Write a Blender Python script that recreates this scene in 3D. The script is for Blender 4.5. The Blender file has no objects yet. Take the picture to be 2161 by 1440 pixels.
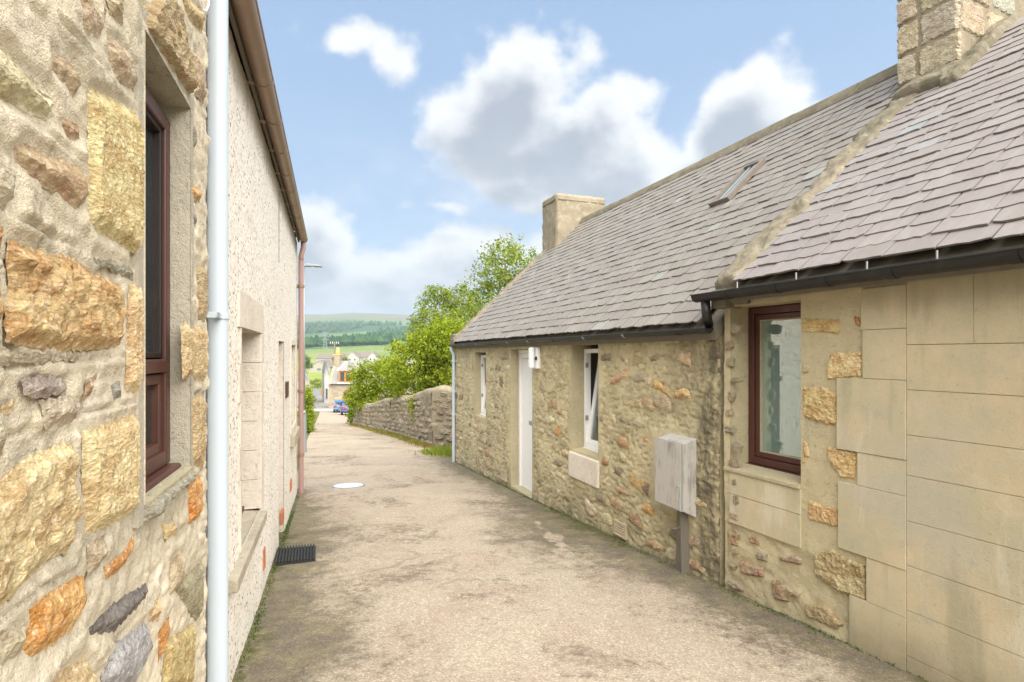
import bpy, bmesh, math, random
import numpy as np
from mathutils import Vector, Matrix
from mathutils.geometry import delaunay_2d_cdt

# ------------------------------------------------------------------ camera, world, sun, exposure
SC = bpy.context.scene
COL = SC.collection
FPX, CX, CY, EYE = 1150.0, 1080.5, 748.0, 1.6      # photograph: focal length in its pixels, principal column, horizon row, eye height

cam_d = bpy.data.cameras.new('camera')
cam = bpy.data.objects.new('camera', cam_d)
COL.objects.link(cam)
cam.location = (0, 0, EYE)
cam.rotation_euler = (math.radians(90), 0, 0)
cam_d.sensor_width = 36.0
cam_d.lens = 36.0 * FPX / 2161.0
cam_d.shift_y = (CY - 720.0) / 2161.0
cam_d.clip_start = 0.05
cam_d.clip_end = 30000
SC.camera = cam

SUN_EL, SUN_AZ = math.radians(52), math.radians(153)   # azimuth clockwise from +Y: behind the camera, a little to the right
sun_d = bpy.data.lights.new('sun', 'SUN')
sun_d.energy = 2.6
sun_d.angle = math.radians(90)
sun_d.color = (1.0, 0.95, 0.86)
sun = bpy.data.objects.new('sun', sun_d)
COL.objects.link(sun)
sdir = Vector((math.sin(SUN_AZ) * math.cos(SUN_EL), math.cos(SUN_AZ) * math.cos(SUN_EL), math.sin(SUN_EL)))
sun.rotation_euler = (-sdir).to_track_quat('-Z', 'Y').to_euler()
sun.location = sdir * 50

SC.view_settings.view_transform = 'Standard'
SC.view_settings.look = 'None'
SC.view_settings.gamma = 1.0
SC.view_settings.use_curve_mapping = False
SC.view_settings.exposure = 2.2
try:
    SC.cycles.max_bounces = 5
    SC.cycles.diffuse_bounces = 3
    SC.cycles.transparent_max_bounces = 5
    SC.cycles.volume_bounces = 0
    SC.cycles.use_denoising = True
except Exception:
    pass


# ------------------------------------------------------------------ node helper
class G:
    def __init__(self, nt):
        self.nt = nt
        nt.nodes.clear()

    def n(self, t, ins=None, **props):
        nd = self.nt.nodes.new(t)
        for k, v in props.items():
            setattr(nd, k, v)
        for k, v in (ins or {}).items():
            self.put(nd.inputs[k], v)
        return nd

    def put(self, sock, v):
        if isinstance(v, bpy.types.NodeSocket):
            self.nt.links.new(v, sock)
        elif isinstance(v, bpy.types.Node):
            self.nt.links.new(v.outputs[0], sock)
        else:
            if sock.type == 'RGBA' and len(v) == 3:
                v = (*v, 1)
            sock.default_value = v

    def m(self, op, a, b=0.0, c=None, clamp=False):
        nd = self.n('ShaderNodeMath', operation=op, use_clamp=clamp)
        self.put(nd.inputs[0], a); self.put(nd.inputs[1], b)
        if c is not None: self.put(nd.inputs[2], c)
        return nd.outputs[0]

    def v(self, op, a, b=None, out=0):
        nd = self.n('ShaderNodeVectorMath', operation=op)
        self.put(nd.inputs[0], a)
        if b is not None: self.put(nd.inputs[1], b)
        return nd.outputs[out]

    def scale(self, a, xyz):
        return self.v('MULTIPLY', a, xyz)

    def noise(self, vec, s, detail=4, rough=.55, dist=0.0, out='Fac'):
        nd = self.n('ShaderNodeTexNoise', {'Scale': s, 'Detail': detail, 'Roughness': rough, 'Distortion': dist})
        if vec is not None: self.put(nd.inputs['Vector'], vec)
        return nd.outputs[out]

    def voro(self, vec, s, feature='F1', out='Distance', rnd=1.0):
        nd = self.n('ShaderNodeTexVoronoi', {'Scale': s, 'Randomness': rnd}, feature=feature)
        if vec is not None: self.put(nd.inputs['Vector'], vec)
        return nd.outputs[out]

    def ramp(self, f, stops, interp='LINEAR'):
        nd = self.n('ShaderNodeValToRGB')
        cr = nd.color_ramp
        cr.interpolation = interp
        while len(cr.elements) < len(stops): cr.elements.new(0.5)
        for e, (p, c) in zip(cr.elements, stops):
            e.position = p
            e.color = (c, c, c, 1) if not hasattr(c, '__len__') else (*c[:3], 1)
        self.put(nd.inputs[0], f)
        return nd.outputs[0]

    def sstep(self, f, a, b, lo=0.0, hi=1.0):
        nd = self.n('ShaderNodeMapRange', {1: a, 2: b, 3: lo, 4: hi}, interpolation_type='SMOOTHSTEP')
        self.put(nd.inputs[0], f)
        return nd.outputs[0]

    def mix(self, f, a, b, blend='MIX'):
        nd = self.n('ShaderNodeMix', data_type='RGBA', blend_type=blend)
        self.put(nd.inputs[0], f); self.put(nd.inputs[6], a); self.put(nd.inputs[7], b)
        return nd.outputs[2]

    def hsv(self, col, h=.5, s=1.0, v=1.0):
        nd = self.n('ShaderNodeHueSaturation')
        self.put(nd.inputs['Hue'], h); self.put(nd.inputs['Saturation'], s); self.put(nd.inputs['Value'], v)
        self.put(nd.inputs['Color'], col)
        return nd.outputs[0]

    def bump(self, h, strength=.5, dist=.01, normal=None):
        nd = self.n('ShaderNodeBump', {'Strength': strength, 'Distance': dist})
        self.put(nd.inputs['Height'], h)
        if normal is not None: self.put(nd.inputs['Normal'], normal)
        return nd.outputs[0]

    def obj(self): return self.n('ShaderNodeTexCoord').outputs['Object']
    def pos(self): return self.n('ShaderNodeNewGeometry').outputs['Position']
    def sep(self, v): return self.n('ShaderNodeSeparateXYZ', {0: v}).outputs

    def rnd(self):
        a = self.n('ShaderNodeObjectInfo').outputs['Random']
        b = self.n('ShaderNodeNewGeometry').outputs['Random Per Island']
        return self.m('FRACT', self.m('ADD', a, b))

    def out(self, col, rough=.8, bump=None, metallic=0.0, spec=.3, **kw):
        b = self.n('ShaderNodeBsdfPrincipled', {'Base Color': col, 'Roughness': rough, 'Metallic': metallic, 'Specular IOR Level': spec})
        for k, v in kw.items(): self.put(b.inputs[k.replace('_', ' ')], v)
        if bump is not None: self.put(b.inputs['Normal'], bump)
        o = self.n('ShaderNodeOutputMaterial', {0: b.outputs[0]})
        return b


def material(name):
    m = bpy.data.materials.new(name)
    m.use_nodes = True
    return m, G(m.node_tree)


# ------------------------------------------------------------------ sky: physical sky with cumulus in it
def sky_dir(px, py):
    return Vector(((px - CX) / FPX, 1.0, (CY - py) / FPX)).normalized()

CLOUDS = [  # column, row, half width, half height, fullness of each cumulus body seen over the lane
    (1130, 180, 145, 110, 1.0), (1040, 285, 160, 105, 1.0), (1220, 275, 170, 105, 1.0), (1080, 355, 180, 75, 1.0), (1330, 345, 160, 80, 1.0), (1180, 395, 260, 55, .95),
    (740, 85, 110, 55, .64), (825, 130, 75, 60, .66),
    (1600, 205, 120, 90, 1.0), (1520, 300, 130, 60, .9), (1650, 260, 90, 60, .9),
    (690, 500, 90, 85, .95), (800, 600, 320, 95, .95), (1000, 560, 190, 95, .9), (660, 610, 160, 70, .9), (928, 436, 75, 16, .45),
]

def density_group():
    ng = bpy.data.node_groups.new('cloud_density', 'ShaderNodeTree')
    ng.interface.new_socket('Vector', in_out='INPUT', socket_type='NodeSocketVector')
    ng.interface.new_socket('Density', in_out='OUTPUT', socket_type='NodeSocketFloat')
    g = G(ng)
    gi = g.n('NodeGroupInput'); d0 = gi.outputs[0]
    w = g.noise(d0, 3.2, 2, .5, out='Color')
    d = g.v('ADD', d0, g.v('MULTIPLY', g.v('SUBTRACT', w, (.5, .5, .5)), (.07, .07, .07)))
    best = None
    for px, py, rx, ry, full in CLOUDS:
        c = sky_dir(px, py)
        f = c.y
        dv = g.v('MULTIPLY', g.v('SUBTRACT', d, tuple(c)), (1150 / (rx * f), 1.2, 1150 / (ry * f)))
        t = g.m('MULTIPLY', g.m('SUBTRACT', 1.0, g.v('LENGTH', dv, out=1)), full * 1.25)
        best = t if best is None else g.m('SMOOTH_MAX', best, t, .12)
    # the same kind of cumulus goes on round the rest of the sky
    z = g.sep(d0)
    front = g.sstep(z[1], .55, .8)
    rest = g.m('MULTIPLY', g.m('SUBTRACT', g.noise(g.scale(d, (1, 1, 2.0)), 2.1, 2, .5), .47), 4.5)
    rest = g.m('SUBTRACT', rest, g.m('MULTIPLY', front, 4.0))
    best = g.m('MAXIMUM', best, rest)
    best = g.m('MAXIMUM', best, -1.0)
    fb = g.noise(g.scale(d0, (1, 1, 1.15)), 9.0, 7, .58)
    bil = g.voro(g.v('ADD', d0, g.v('MULTIPLY', w, (.05, .05, .05))), 17, 'SMOOTH_F1')
    dens = g.m('ADD', best, g.m('MULTIPLY', g.m('SUBTRACT', fb, .5), 2.0))
    dens = g.m('ADD', dens, g.m('MULTIPLY', g.m('SUBTRACT', .36, bil), .5))
    g.n('NodeGroupOutput', {0: dens})
    return ng

def build_world():
    wd = bpy.data.worlds.new('World')
    SC.world = wd
    wd.use_nodes = True
    g = G(wd.node_tree)
    sky = g.n('ShaderNodeTexSky', sky_type='NISHITA', sun_disc=False, sun_elevation=SUN_EL, sun_rotation=SUN_AZ,
              altitude=100, air_density=1.0, dust_density=1.6, ozone_density=1.0)
    d = g.n('ShaderNodeTexCoord').outputs['Generated']
    ng = density_group()
    def dens(v):
        nd = g.n('ShaderNodeGroup'); nd.node_tree = ng; g.put(nd.inputs[0], v)
        return nd.outputs[0]
    D = dens(d)
    D2 = dens(g.v('ADD', d, (.025, .0, .05)))
    alpha = g.sstep(D, -.08, .42)
    thick = g.sstep(g.m('ADD', D2, g.m('MULTIPLY', D, .5)), .12, 1.25)
    zz = g.sep(d)[2]
    cloud = g.mix(thick, WHITE, GREY)
    blue = g.mix(.55, g.scale(sky.outputs[0], SKYMUL), g.mix(g.sstep(zz, .0, .6), (2.9, 3.5, 4.4), (2.1, 3.08, 4.6)))
    col = g.mix(g.m('MULTIPLY', alpha, .95), blue, cloud)
    soft = g.noise(g.scale(d, (1, 1, 2.2)), 5.0, 6, .62)
    band = g.m('MULTIPLY', g.sstep(zz, .42, .12), g.sstep(soft, .40, .66))
    col = g.mix(g.m('MULTIPLY', band, .62), col, g.mix(g.sstep(g.noise(d, 11, 4, .6), .42, .62), (3.5, 3.65, 3.95), (4.6, 4.65, 4.75)))
    # a veil low over the hills
    col = g.mix(g.sstep(zz, .20, -.02, 0, .5), col, (3.2, 3.45, 3.85))
    bg = g.n('ShaderNodeBackground', {0: col, 1: SKY_STRENGTH})
    g.n('ShaderNodeOutputWorld', {0: bg.outputs[0]})

WHITE, GREY, SKYMUL, SKY_STRENGTH = (4.5, 4.5, 4.5), (1.95, 2.1, 2.45), (.55, .61, .65), 0.05
build_world()

# ------------------------------------------------------------------ small numeric helpers
rng = random.Random(7)
_tab = np.random.RandomState(3).rand(256, 256)

def vnoise(x, y, seed=0):
    x = np.asarray(x, float) + seed * 17.37; y = np.asarray(y, float) + seed * 9.11
    xi, yi = np.floor(x).astype(int), np.floor(y).astype(int)
    fx, fy = x - xi, y - yi
    fx, fy = fx * fx * (3 - 2 * fx), fy * fy * (3 - 2 * fy)
    a, b = _tab[xi & 255, yi & 255], _tab[(xi + 1) & 255, yi & 255]
    c, e = _tab[xi & 255, (yi + 1) & 255], _tab[(xi + 1) & 255, (yi + 1) & 255]
    return (a * (1 - fx) + b * fx) * (1 - fy) + (c * (1 - fx) + e * fx) * fy

def fbm(x, y, seed=0, oct=4, gain=.5):
    s, a, t = 0, 1, 0
    for o in range(oct):
        s = s + a * vnoise(np.asarray(x) * 2 ** o, np.asarray(y) * 2 ** o, seed + o * 5)
        t += a; a *= gain
    return s / t

def ridge(x, y, seed=0, oct=4, gain=.6):
    s, a, t = 0, 1, 0
    for o in range(oct):
        s = s + a * np.abs(vnoise(np.asarray(x) * 2.1 ** o, np.asarray(y) * 2.1 ** o, seed + o * 5) - .5) * 2
        t += a; a *= gain
    return s / t

def smooth(t):
    t = np.clip(t, 0, 1)
    return t * t * (3 - 2 * t)

PROF = np.array([(-60, 4.0), (-10, .72), (0, .05), (4.3, -.237), (11.85, -.74), (20, -1.42), (40, -3.3), (60, -5.13), (69, -5.82), (80, -6.37),
                 (130, -8.5), (200, -8.7), (260, -7.2), (350, -3.6), (500, 3.5), (650, 9), (1000, 22), (1500, 66), (2200, 140), (2900, 222), (3300, 236), (4500, 215), (9000, 200)])

def gz(Y):
    return np.interp(Y, PROF[:, 0], PROF[:, 1])

class Frame:
    """A wall's own axes: u along it, y out of it, z up."""
    def __init__(self, o, slope, sign):
        L = math.hypot(slope, 1)
        self.o = Vector((o[0], o[1], 0))
        self.d = Vector((sign * slope / L, sign / L, 0))
        self.n = Vector((self.d.y, -self.d.x, 0)) * -1      # z cross d
        self.rot = math.atan2(self.d.y, self.d.x)

    def uv(self, px, py, w=0.0):
        k = (px - CX) / FPX
        ox, oy = self.o.x + w * self.n.x, self.o.y + w * self.n.y
        u = (k * oy - ox) / (self.d.x - k * self.d.y)
        Y = oy + u * self.d.y
        return u, EYE + (CY - py) / FPX * Y

    def world(self, u, y, z):
        p = self.o + self.d * u + self.n * y
        return Vector((p.x, p.y, z))

    def ground(self, u, y=0):
        return float(gz(self.world(u, y, 0).y))

def at(px, py, Y):
    return Vector(((px - CX) / FPX * Y, Y, EYE + (CY - py) / FPX * Y))

# ------------------------------------------------------------------ object helpers
def tag(o, label=None, cat=None, group=None, kind=None):
    if label: o['label'] = label
    if cat: o['category'] = cat
    if group: o['group'] = group
    if kind: o['kind'] = kind
    return o

def empty(name, loc=(0, 0, 0), rz=0.0, label=None, cat=None, group=None):
    o = bpy.data.objects.new(name, None)
    o.empty_display_size = .2
    COL.objects.link(o)
    o.location = loc
    o.rotation_euler = (0, 0, rz)
    return tag(o, label, cat, group)

def link(name, me, mat=None, parent=None, loc=None, color=None):
    o = bpy.data.objects.new(name, me)
    if mat is not None and len(me.materials) == 0:
        me.materials.append(mat)
    COL.objects.link(o)
    if parent is not None: o.parent = parent
    if loc is not None: o.location = loc
    if color is not None: o.color = (*color, 1)
    return o

def np_mesh(name, verts, faces, smooth_=False):
    """verts (n,3), faces (m,k) of one size k"""
    verts = np.asarray(verts, np.float32); faces = np.asarray(faces, np.int32)
    me = bpy.data.meshes.new(name)
    k = faces.shape[1]
    me.vertices.add(len(verts)); me.vertices.foreach_set('co', verts.ravel())
    me.loops.add(faces.size); me.loops.foreach_set('vertex_index', faces.ravel())
    me.polygons.add(len(faces)); me.polygons.foreach_set('loop_start', np.arange(0, faces.size, k, dtype=np.int32))
    me.update(calc_edges=True)
    me.polygons.foreach_set('use_smooth', np.full(len(faces), smooth_))
    me.validate()
    return me

class MB:
    def __init__(self): self.v, self.f = [], []

    def add(self, vs, fs):
        b = len(self.v)
        self.v += [tuple(p) for p in vs]
        self.f += [tuple(i + b for i in f) for f in fs]
        return self

    def box(self, x0, x1, y0, y1, z0, z1):
        vs = [(x, y, z) for z in (z0, z1) for y in (y0, y1) for x in (x0, x1)]
        return self.add(vs, [(0, 2, 3, 1), (4, 5, 7, 6), (0, 1, 5, 4), (2, 6, 7, 3), (0, 4, 6, 2), (1, 3, 7, 5)])

    def quad(self, a, b, c, d): return self.add([a, b, c, d], [(0, 1, 2, 3)])

    def prism(self, poly, axis, a, b):
        """poly: 2-D outline; axis 0,1,2 = direction it is pushed along, from a to b"""
        def P(p, t):
            q = list(p); q.insert(axis, t); return tuple(q)
        n = len(poly)
        vs = [P(p, a) for p in poly] + [P(p, b) for p in poly]
        fs = [tuple(range(n)), tuple(range(2 * n - 1, n - 1, -1))] + [(i, i + n, (i + 1) % n + n, (i + 1) % n) for i in range(n)]
        return self.add(vs, fs)

    def tube(self, pts, r, seg=10, caps=True):
        pts = [Vector(p) for p in pts]
        rs = r if hasattr(r, '__len__') else [r] * len(pts)
        rings = []
        up = None
        for i, p in enumerate(pts):
            t = (pts[min(i + 1, len(pts) - 1)] - pts[max(i - 1, 0)]).normalized()
            if up is None:
                up = Vector((0, 0, 1)) if abs(t.z) < .9 else Vector((1, 0, 0))
            s = t.cross(up).normalized(); up = s.cross(t).normalized()
            rings.append([p + (s * math.cos(a) + up * math.sin(a)) * rs[i] for a in [2 * math.pi * j / seg for j in range(seg)]])
        vs = [q for rg in rings for q in rg]
        fs = [(i * seg + j, i * seg + (j + 1) % seg, (i + 1) * seg + (j + 1) % seg, (i + 1) * seg + j) for i in range(len(pts) - 1) for j in range(seg)]
        if caps:
            fs += [tuple(range(seg - 1, -1, -1)), tuple((len(pts) - 1) * seg + j for j in range(seg))]
        return self.add(vs, fs)

    def mesh(self, name, smooth_=False, fix=True):
        me = bpy.data.meshes.new(name)
        me.from_pydata(self.v, [], self.f)
        if fix:
            bm = bmesh.new(); bm.from_mesh(me)
            bmesh.ops.recalc_face_normals(bm, faces=bm.faces)
            bm.to_mesh(me); bm.free()
        if smooth_:
            me.polygons.foreach_set('use_smooth', np.full(len(me.polygons), True))
        me.update()
        return me

    def build(self, name, mat, parent=None, smooth_=False, bevel=0.0, color=None, auto=False):
        me = self.mesh(name, smooth_)
        if auto:
            bm = bmesh.new(); bm.from_mesh(me)
            for e in bm.edges:
                if len(e.link_faces) == 2 and e.calc_face_angle() > math.radians(38): e.smooth = False
            for f in bm.faces: f.smooth = True
            bm.to_mesh(me); bm.free()
        o = link(name, me, mat, parent, color=color)
        if bevel:
            b = o.modifiers.new('edge', 'BEVEL'); b.width = bevel; b.segments = 2; b.limit_method = 'ANGLE'
            b.angle_limit = math.radians(40)
        return o

# ------------------------------------------------------------------ materials
def m_mortar(name, base, dark, light, moss=(.16, .16, .07), grain=1.0, stain=.5, streak=False):
    m, g = material(name)
    p = g.obj()
    n1 = g.noise(p, 2.3, 5, .6); n2 = g.noise(p, 9, 6, .65); n3 = g.noise(p, 60 * grain, 4, .7); n4 = g.noise(p, 240 * grain, 3, .7)
    c = g.mix(g.sstep(n1, .35, .68), base, dark)
    c = g.mix(g.m('MULTIPLY', g.sstep(n2, .48, .72), .8), c, light)
    c = g.mix(g.m('MULTIPLY', g.sstep(g.noise(g.scale(p, (1, 1, .45)), 4.3, 6, .7), .56, .75), stain), c, moss)
    c = g.mix(g.m('MULTIPLY', g.sstep(n3, .5, .75), .35), c, g.hsv(c, v=.72))
    c = g.mix(g.m('MULTIPLY', g.sstep(n4, .55, .75), .4), c, g.hsv(c, v=1.25, s=.8))
    sp = g.noise(p, 26 * grain, 5, .75)
    gr = g.noise(p, 420 * grain, 2, .6)
    c = g.mix(g.m('MULTIPLY', g.sstep(sp, .44, .30), .75), c, g.hsv(c, v=.48))
    c = g.mix(g.m('MULTIPLY', g.sstep(sp, .56, .72), .5), c, g.hsv(c, s=.65, v=1.3))
    c = g.mix(g.m('MULTIPLY', g.sstep(gr, .42, .32), .45), c, g.hsv(c, v=.55))
    c = g.mix(g.m('MULTIPLY', g.sstep(gr, .60, .68), .4), c, g.hsv(c, s=.6, v=1.35))
    if streak:
        a = g.n('ShaderNodeAttribute', attribute_name='stain').outputs['Fac']
        a = g.m('MULTIPLY', a, g.sstep(g.noise(g.scale(p, (1, 1, .6)), 9, 6, .75), .30, .60))
        c = g.mix(g.m('MULTIPLY', a, .85), c, (.085, .075, .055))
    h = g.m('ADD', g.m('MULTIPLY', n2, .5), g.m('ADD', g.m('MULTIPLY', n3, .5), g.m('ADD', g.m('MULTIPLY', n4, .22), g.m('MULTIPLY', sp, .8))))
    g.out(c, .92, g.bump(h, .75, .014), spec=.12)
    return m

def m_rock(name, coarse=1.0, strength=.9):
    """rough quarried stone tinted by the object's own colour"""
    m, g = material(name)
    oi = g.n('ShaderNodeObjectInfo')
    p = g.v('ADD', g.obj(), g.v('MULTIPLY', oi.outputs['Random'], (31, 17, 23)))
    ps = g.scale(p, (1, 1, 1.6))
    base = oi.outputs['Color']
    n1 = g.noise(ps, 11 * coarse, 5, .65); n2 = g.noise(ps, 55 * coarse, 5, .7, .6); n3 = g.noise(ps, 210 * coarse, 3, .75)
    vo = g.voro(ps, 75 * coarse)
    c = g.mix(g.sstep(n1, .36, .66), g.hsv(base, h=.485, s=1.12, v=.80), g.hsv(base, h=.51, s=.9, v=1.12))
    c = g.mix(g.m('MULTIPLY', g.sstep(n2, .52, .72), .75), c, g.hsv(base, s=.55, v=1.6))
    c = g.mix(g.m('MULTIPLY', g.sstep(n2, .46, .30), .8), c, g.hsv(base, s=1.15, v=.42))
    c = g.mix(g.m('MULTIPLY', g.sstep(n3, .56, .72), .5), c, g.hsv(base, s=.5, v=1.7))
    c = g.mix(g.m('MULTIPLY', g.sstep(n3, .44, .3), .55), c, g.hsv(base, s=1.0, v=.4))
    h = g.m('ADD', g.m('MULTIPLY', n2, 1.0), g.m('ADD', g.m('MULTIPLY', vo, .5), g.m('MULTIPLY', n3, .4)))
    g.out(c, .85, g.bump(h, strength, .012), spec=.25)
    return m

def m_pebbledash():
    m, g = material('pebbledash')
    p = g.obj()
    v1 = g.n('ShaderNodeTexVoronoi', {'Vector': p, 'Scale': 72.0}, feature='F1')
    tone = g.sep(v1.outputs['Color'])[0]
    c = g.ramp(tone, [(0, (.80, .76, .69)), (.45, (.77, .72, .64)), (.68, (.70, .635, .54)), (.79, (.50, .42, .32)), (.87, (.18, .135, .09)), (.91, (.80, .77, .72)), (1, (.82, .80, .75))], 'CONSTANT')
    gap = g.sstep(v1.outputs['Distance'], .50, .80)
    c = g.mix(g.m('MULTIPLY', gap, .4), c, (.60, .545, .46))
    # rain-washed dirt under the gutter and splashes at the foot
    z = g.sep(p)[2]
    n = g.noise(g.scale(p, (1, 1, .35)), 6, 5, .6)
    top = g.m('MULTIPLY', g.sstep(g.m('ADD', z, g.m('MULTIPLY', n, .22)), 3.10, 3.30), .75)
    c = g.mix(top, c, (.21, .16, .10))
    big = g.noise(p, 1.7, 4, .6)
    c = g.mix(g.m('MULTIPLY', g.sstep(big, .45, .75), .35), c, (.60, .53, .42))
    h = g.m('SUBTRACT', g.m('ADD', 1.0, g.m('MULTIPLY', g.noise(p, 30, 3), .5)), v1.outputs['Distance'])
    g.out(c, .85, g.bump(h, .4, .005), spec=.2)
    return m

def m_slate(name, cols, lichen=.35):
    m, g = material(name)
    oi = g.n('ShaderNodeObjectInfo')
    r = g.rnd()
    p = g.v('ADD', g.obj(), g.v('MULTIPLY', oi.outputs['Random'], (13, 7, 19)))
    c = g.ramp(r, cols)
    n1 = g.noise(p, 5, 5, .65); n2 = g.noise(g.scale(p, (6, 1, 1)), 16, 4, .6); n3 = g.noise(p, 120, 3, .7)
    c = g.mix(g.m('MULTIPLY', g.sstep(n1, .4, .7), .5), c, g.hsv(c, s=.7, v=1.25))
    c = g.mix(g.m('MULTIPLY', g.sstep(n2, .5, .75), .35), c, g.hsv(c, v=.7))
    c = g.mix(g.m('MULTIPLY', g.sstep(g.noise(g.pos(), 3.1, 6, .75), .55, .72), lichen), c, (.165, .145, .095))
    c = g.mix(g.m('MULTIPLY', g.sstep(n3, .60, .75), .3), c, (.34, .33, .28))
    h = g.m('ADD', n2, g.m('MULTIPLY', n3, .3))
    g.out(c, .62, g.bump(h, .35, .006), spec=.35)
    return m

def m_plain(name, col, rough=.4, var=.15, dirt=(.18, .15, .10), dirty=.25, metallic=0.0, spec=.4, sc=1.0):
    m, g = material(name)
    p = g.obj()
    n1 = g.noise(g.scale(p, (1, 1, .35)), 7 * sc, 5, .65); n2 = g.noise(p, 90 * sc, 3, .7)
    c = g.mix(n1, g.hsv(col, v=1 - var), g.hsv(col, v=1 + var))
    c = g.mix(g.m('MULTIPLY', g.sstep(n1, .52, .75), dirty), c, dirt)
    c = g.mix(g.m('MULTIPLY', g.sstep(n2, .6, .75), dirty * .6), c, dirt)
    g.out(c, g.m('ADD', rough, g.m('MULTIPLY', n2, .15)), g.bump(n2, .12, .003), metallic=metallic, spec=spec)
    return m

def m_glass(name, tint=(.05, .06, .06), refl=.2, clear=.6):
    m, g = material(name)
    fr = g.n('ShaderNodeFresnel', {'IOR': 1.5})
    gl = g.n('ShaderNodeBsdfGlossy', {'Color': (.92, .97, .96), 'Roughness': .01})
    df = g.n('ShaderNodeBsdfDiffuse', {'Color': tint})
    tr = g.n('ShaderNodeBsdfTransparent', {'Color': (.86, .92, .90)})
    a = g.n('ShaderNodeMixShader', {0: clear, 1: df.outputs[0], 2: tr.outputs[0]})
    f = g.m('ADD', g.m('MULTIPLY', fr, .8), refl, clamp=True)
    b = g.n('ShaderNodeMixShader', {0: f, 1: a.outputs[0], 2: gl.outputs[0]})
    g.n('ShaderNodeOutputMaterial', {0: b.outputs[0]})
    return m

def m_leaf(name, dark, mid, light, trans=.45):
    m, g = material(name)
    r = g.rnd()
    p = g.pos()
    c = g.ramp(r, [(0, dark), (.45, mid), (1, light)])
    c = g.mix(g.m('MULTIPLY', g.sstep(g.noise(p, .9, 3), .4, .65), .6), c, g.hsv(c, h=.485, v=1.25))
    a = g.n('ShaderNodeBsdfPrincipled', {'Base Color': c, 'Roughness': .55, 'Specular IOR Level': .3})
    t = g.n('ShaderNodeBsdfTranslucent', {'Color': g.hsv(c, h=.49, s=1.1, v=1.5)})
    x = g.n('ShaderNodeMixShader', {0: trans, 1: a.outputs[0], 2: t.outputs[0]})
    g.n('ShaderNodeOutputMaterial', {0: x.outputs[0]})
    return m

def m_lane():
    m, g = material('lane_asphalt')
    p = g.pos()
    at_ = g.n('ShaderNodeAttribute', attribute_name='grime').outputs['Fac']
    v1 = g.n('ShaderNodeTexVoronoi', {'Vector': p, 'Scale': 115.0}, feature='F1')
    tone = g.sep(v1.outputs['Color'])[0]
    n1 = g.noise(p, .9, 6, .68, .4); n2 = g.noise(p, 3.3, 6, .7); n3 = g.noise(p, 14, 5, .7); n4 = g.noise(p, 190, 3, .7)
    base = g.mix(g.sstep(n2, .35, .68), (.375, .312, .235), (.35, .278, .215))
    base = g.mix(g.m('MULTIPLY', g.sstep(g.noise(p, 2.1, 5, .6), .42, .62), .65), base, (.395, .335, .255))
    stone = g.ramp(tone, [(0, .58), (.3, .85), (.55, 1.02), (.8, 1.22), (.93, 1.7), (1, 1.9)], 'CONSTANT')
    worn = g.sstep(g.m('ADD', g.m('MULTIPLY', n1, .62), g.m('MULTIPLY', n3, .38)), .505, .63)
    c = g.mix(g.m('MULTIPLY', worn, .85), base, (.165, .125, .088))
    gr = g.m('ADD', at_, g.m('MULTIPLY', g.m('SUBTRACT', g.m('ADD', g.m('MULTIPLY', n2, .6), g.m('MULTIPLY', n3, .4)), .5), 1.7))
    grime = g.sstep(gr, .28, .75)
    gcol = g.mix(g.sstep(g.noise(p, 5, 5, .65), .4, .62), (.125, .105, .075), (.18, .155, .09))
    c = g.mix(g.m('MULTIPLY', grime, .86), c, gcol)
    c = g.mix(g.m('MULTIPLY', g.sstep(gr, .95, 1.15), .7), c, (.085, .085, .022))
    c = g.n('ShaderNodeMix', {0: .55, 6: c, 7: stone}, data_type='RGBA', blend_type='MULTIPLY').outputs[2]
    c = g.mix(g.m('MULTIPLY', g.sstep(n4, .66, .74), .6), c, (.55, .49, .40))
    wp = g.v('ADD', p, g.v('MULTIPLY', g.noise(p, 2.5, 4, .6, out='Color'), (.5, .5, 0)))
    ck = g.voro(wp, .55, 'DISTANCE_TO_EDGE')
    crack = g.m('MULTIPLY', g.sstep(ck, .012, .003), g.sstep(g.noise(p, .8, 3), .48, .6))
    c = g.mix(g.m('MULTIPLY', crack, .3), c, (.10, .08, .055))
    h = g.m('SUBTRACT', g.m('ADD', g.m('SUBTRACT', 1.0, v1.outputs['Distance']), g.m('MULTIPLY', n4, .6)), g.m('MULTIPLY', crack, 1.5))
    g.out(c, .88, g.bump(h, .55, .008, g.bump(n3, .3, .02)), spec=.25)
    return m

def m_terrain():
    m, g = material('terrain')
    p = g.pos(); X, Y, Z = g.sep(p)
    n1 = g.noise(p, .02, 5, .6); n2 = g.noise(p, .3, 5, .65); n3 = g.noise(g.scale(p, (.5, 1.0, 1)), .0042, 6, .62); n4 = g.noise(g.scale(p, (.5, 1, 1)), .012, 5, .6)
    c = g.mix(n2, (.10, .12, .035), (.16, .15, .06))
    field = g.mix(g.sstep(n1, .4, .6), (.20, .25, .05), (.25, .27, .08))
    c = g.mix(g.sstep(Y, 150, 190), c, field)
    field2 = g.mix(g.sstep(g.noise(p, .008, 3), .45, .55), (.15, .20, .06), (.19, .22, .075))
    c = g.mix(g.sstep(Y, 330, 420), c, field2)
    wood = g.mix(n4, (.02, .06, .022), (.045, .10, .035))
    lower = g.mix(g.sstep(n3, .47, .53), (.11, .18, .06), wood)
    c = g.mix(g.sstep(g.m('ADD', Y, g.m('MULTIPLY', n4, 150)), 700, 760), c, lower)
    moor = g.mix(g.sstep(n4, .4, .62), (.155, .135, .07), (.12, .125, .055))
    up = g.m('ADD', Y, g.m('MULTIPLY', g.m('SUBTRACT', n3, .5), 1900))
    c = g.mix(g.sstep(up, 2120, 2320), c, moor)
    g.out(c, .95, spec=.1)
    return m

def m_slab_stone(name, base, dark):
    return m_mortar(name, base, dark, tuple(min(.8, x * 1.25) for x in base), stain=.35)

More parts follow.
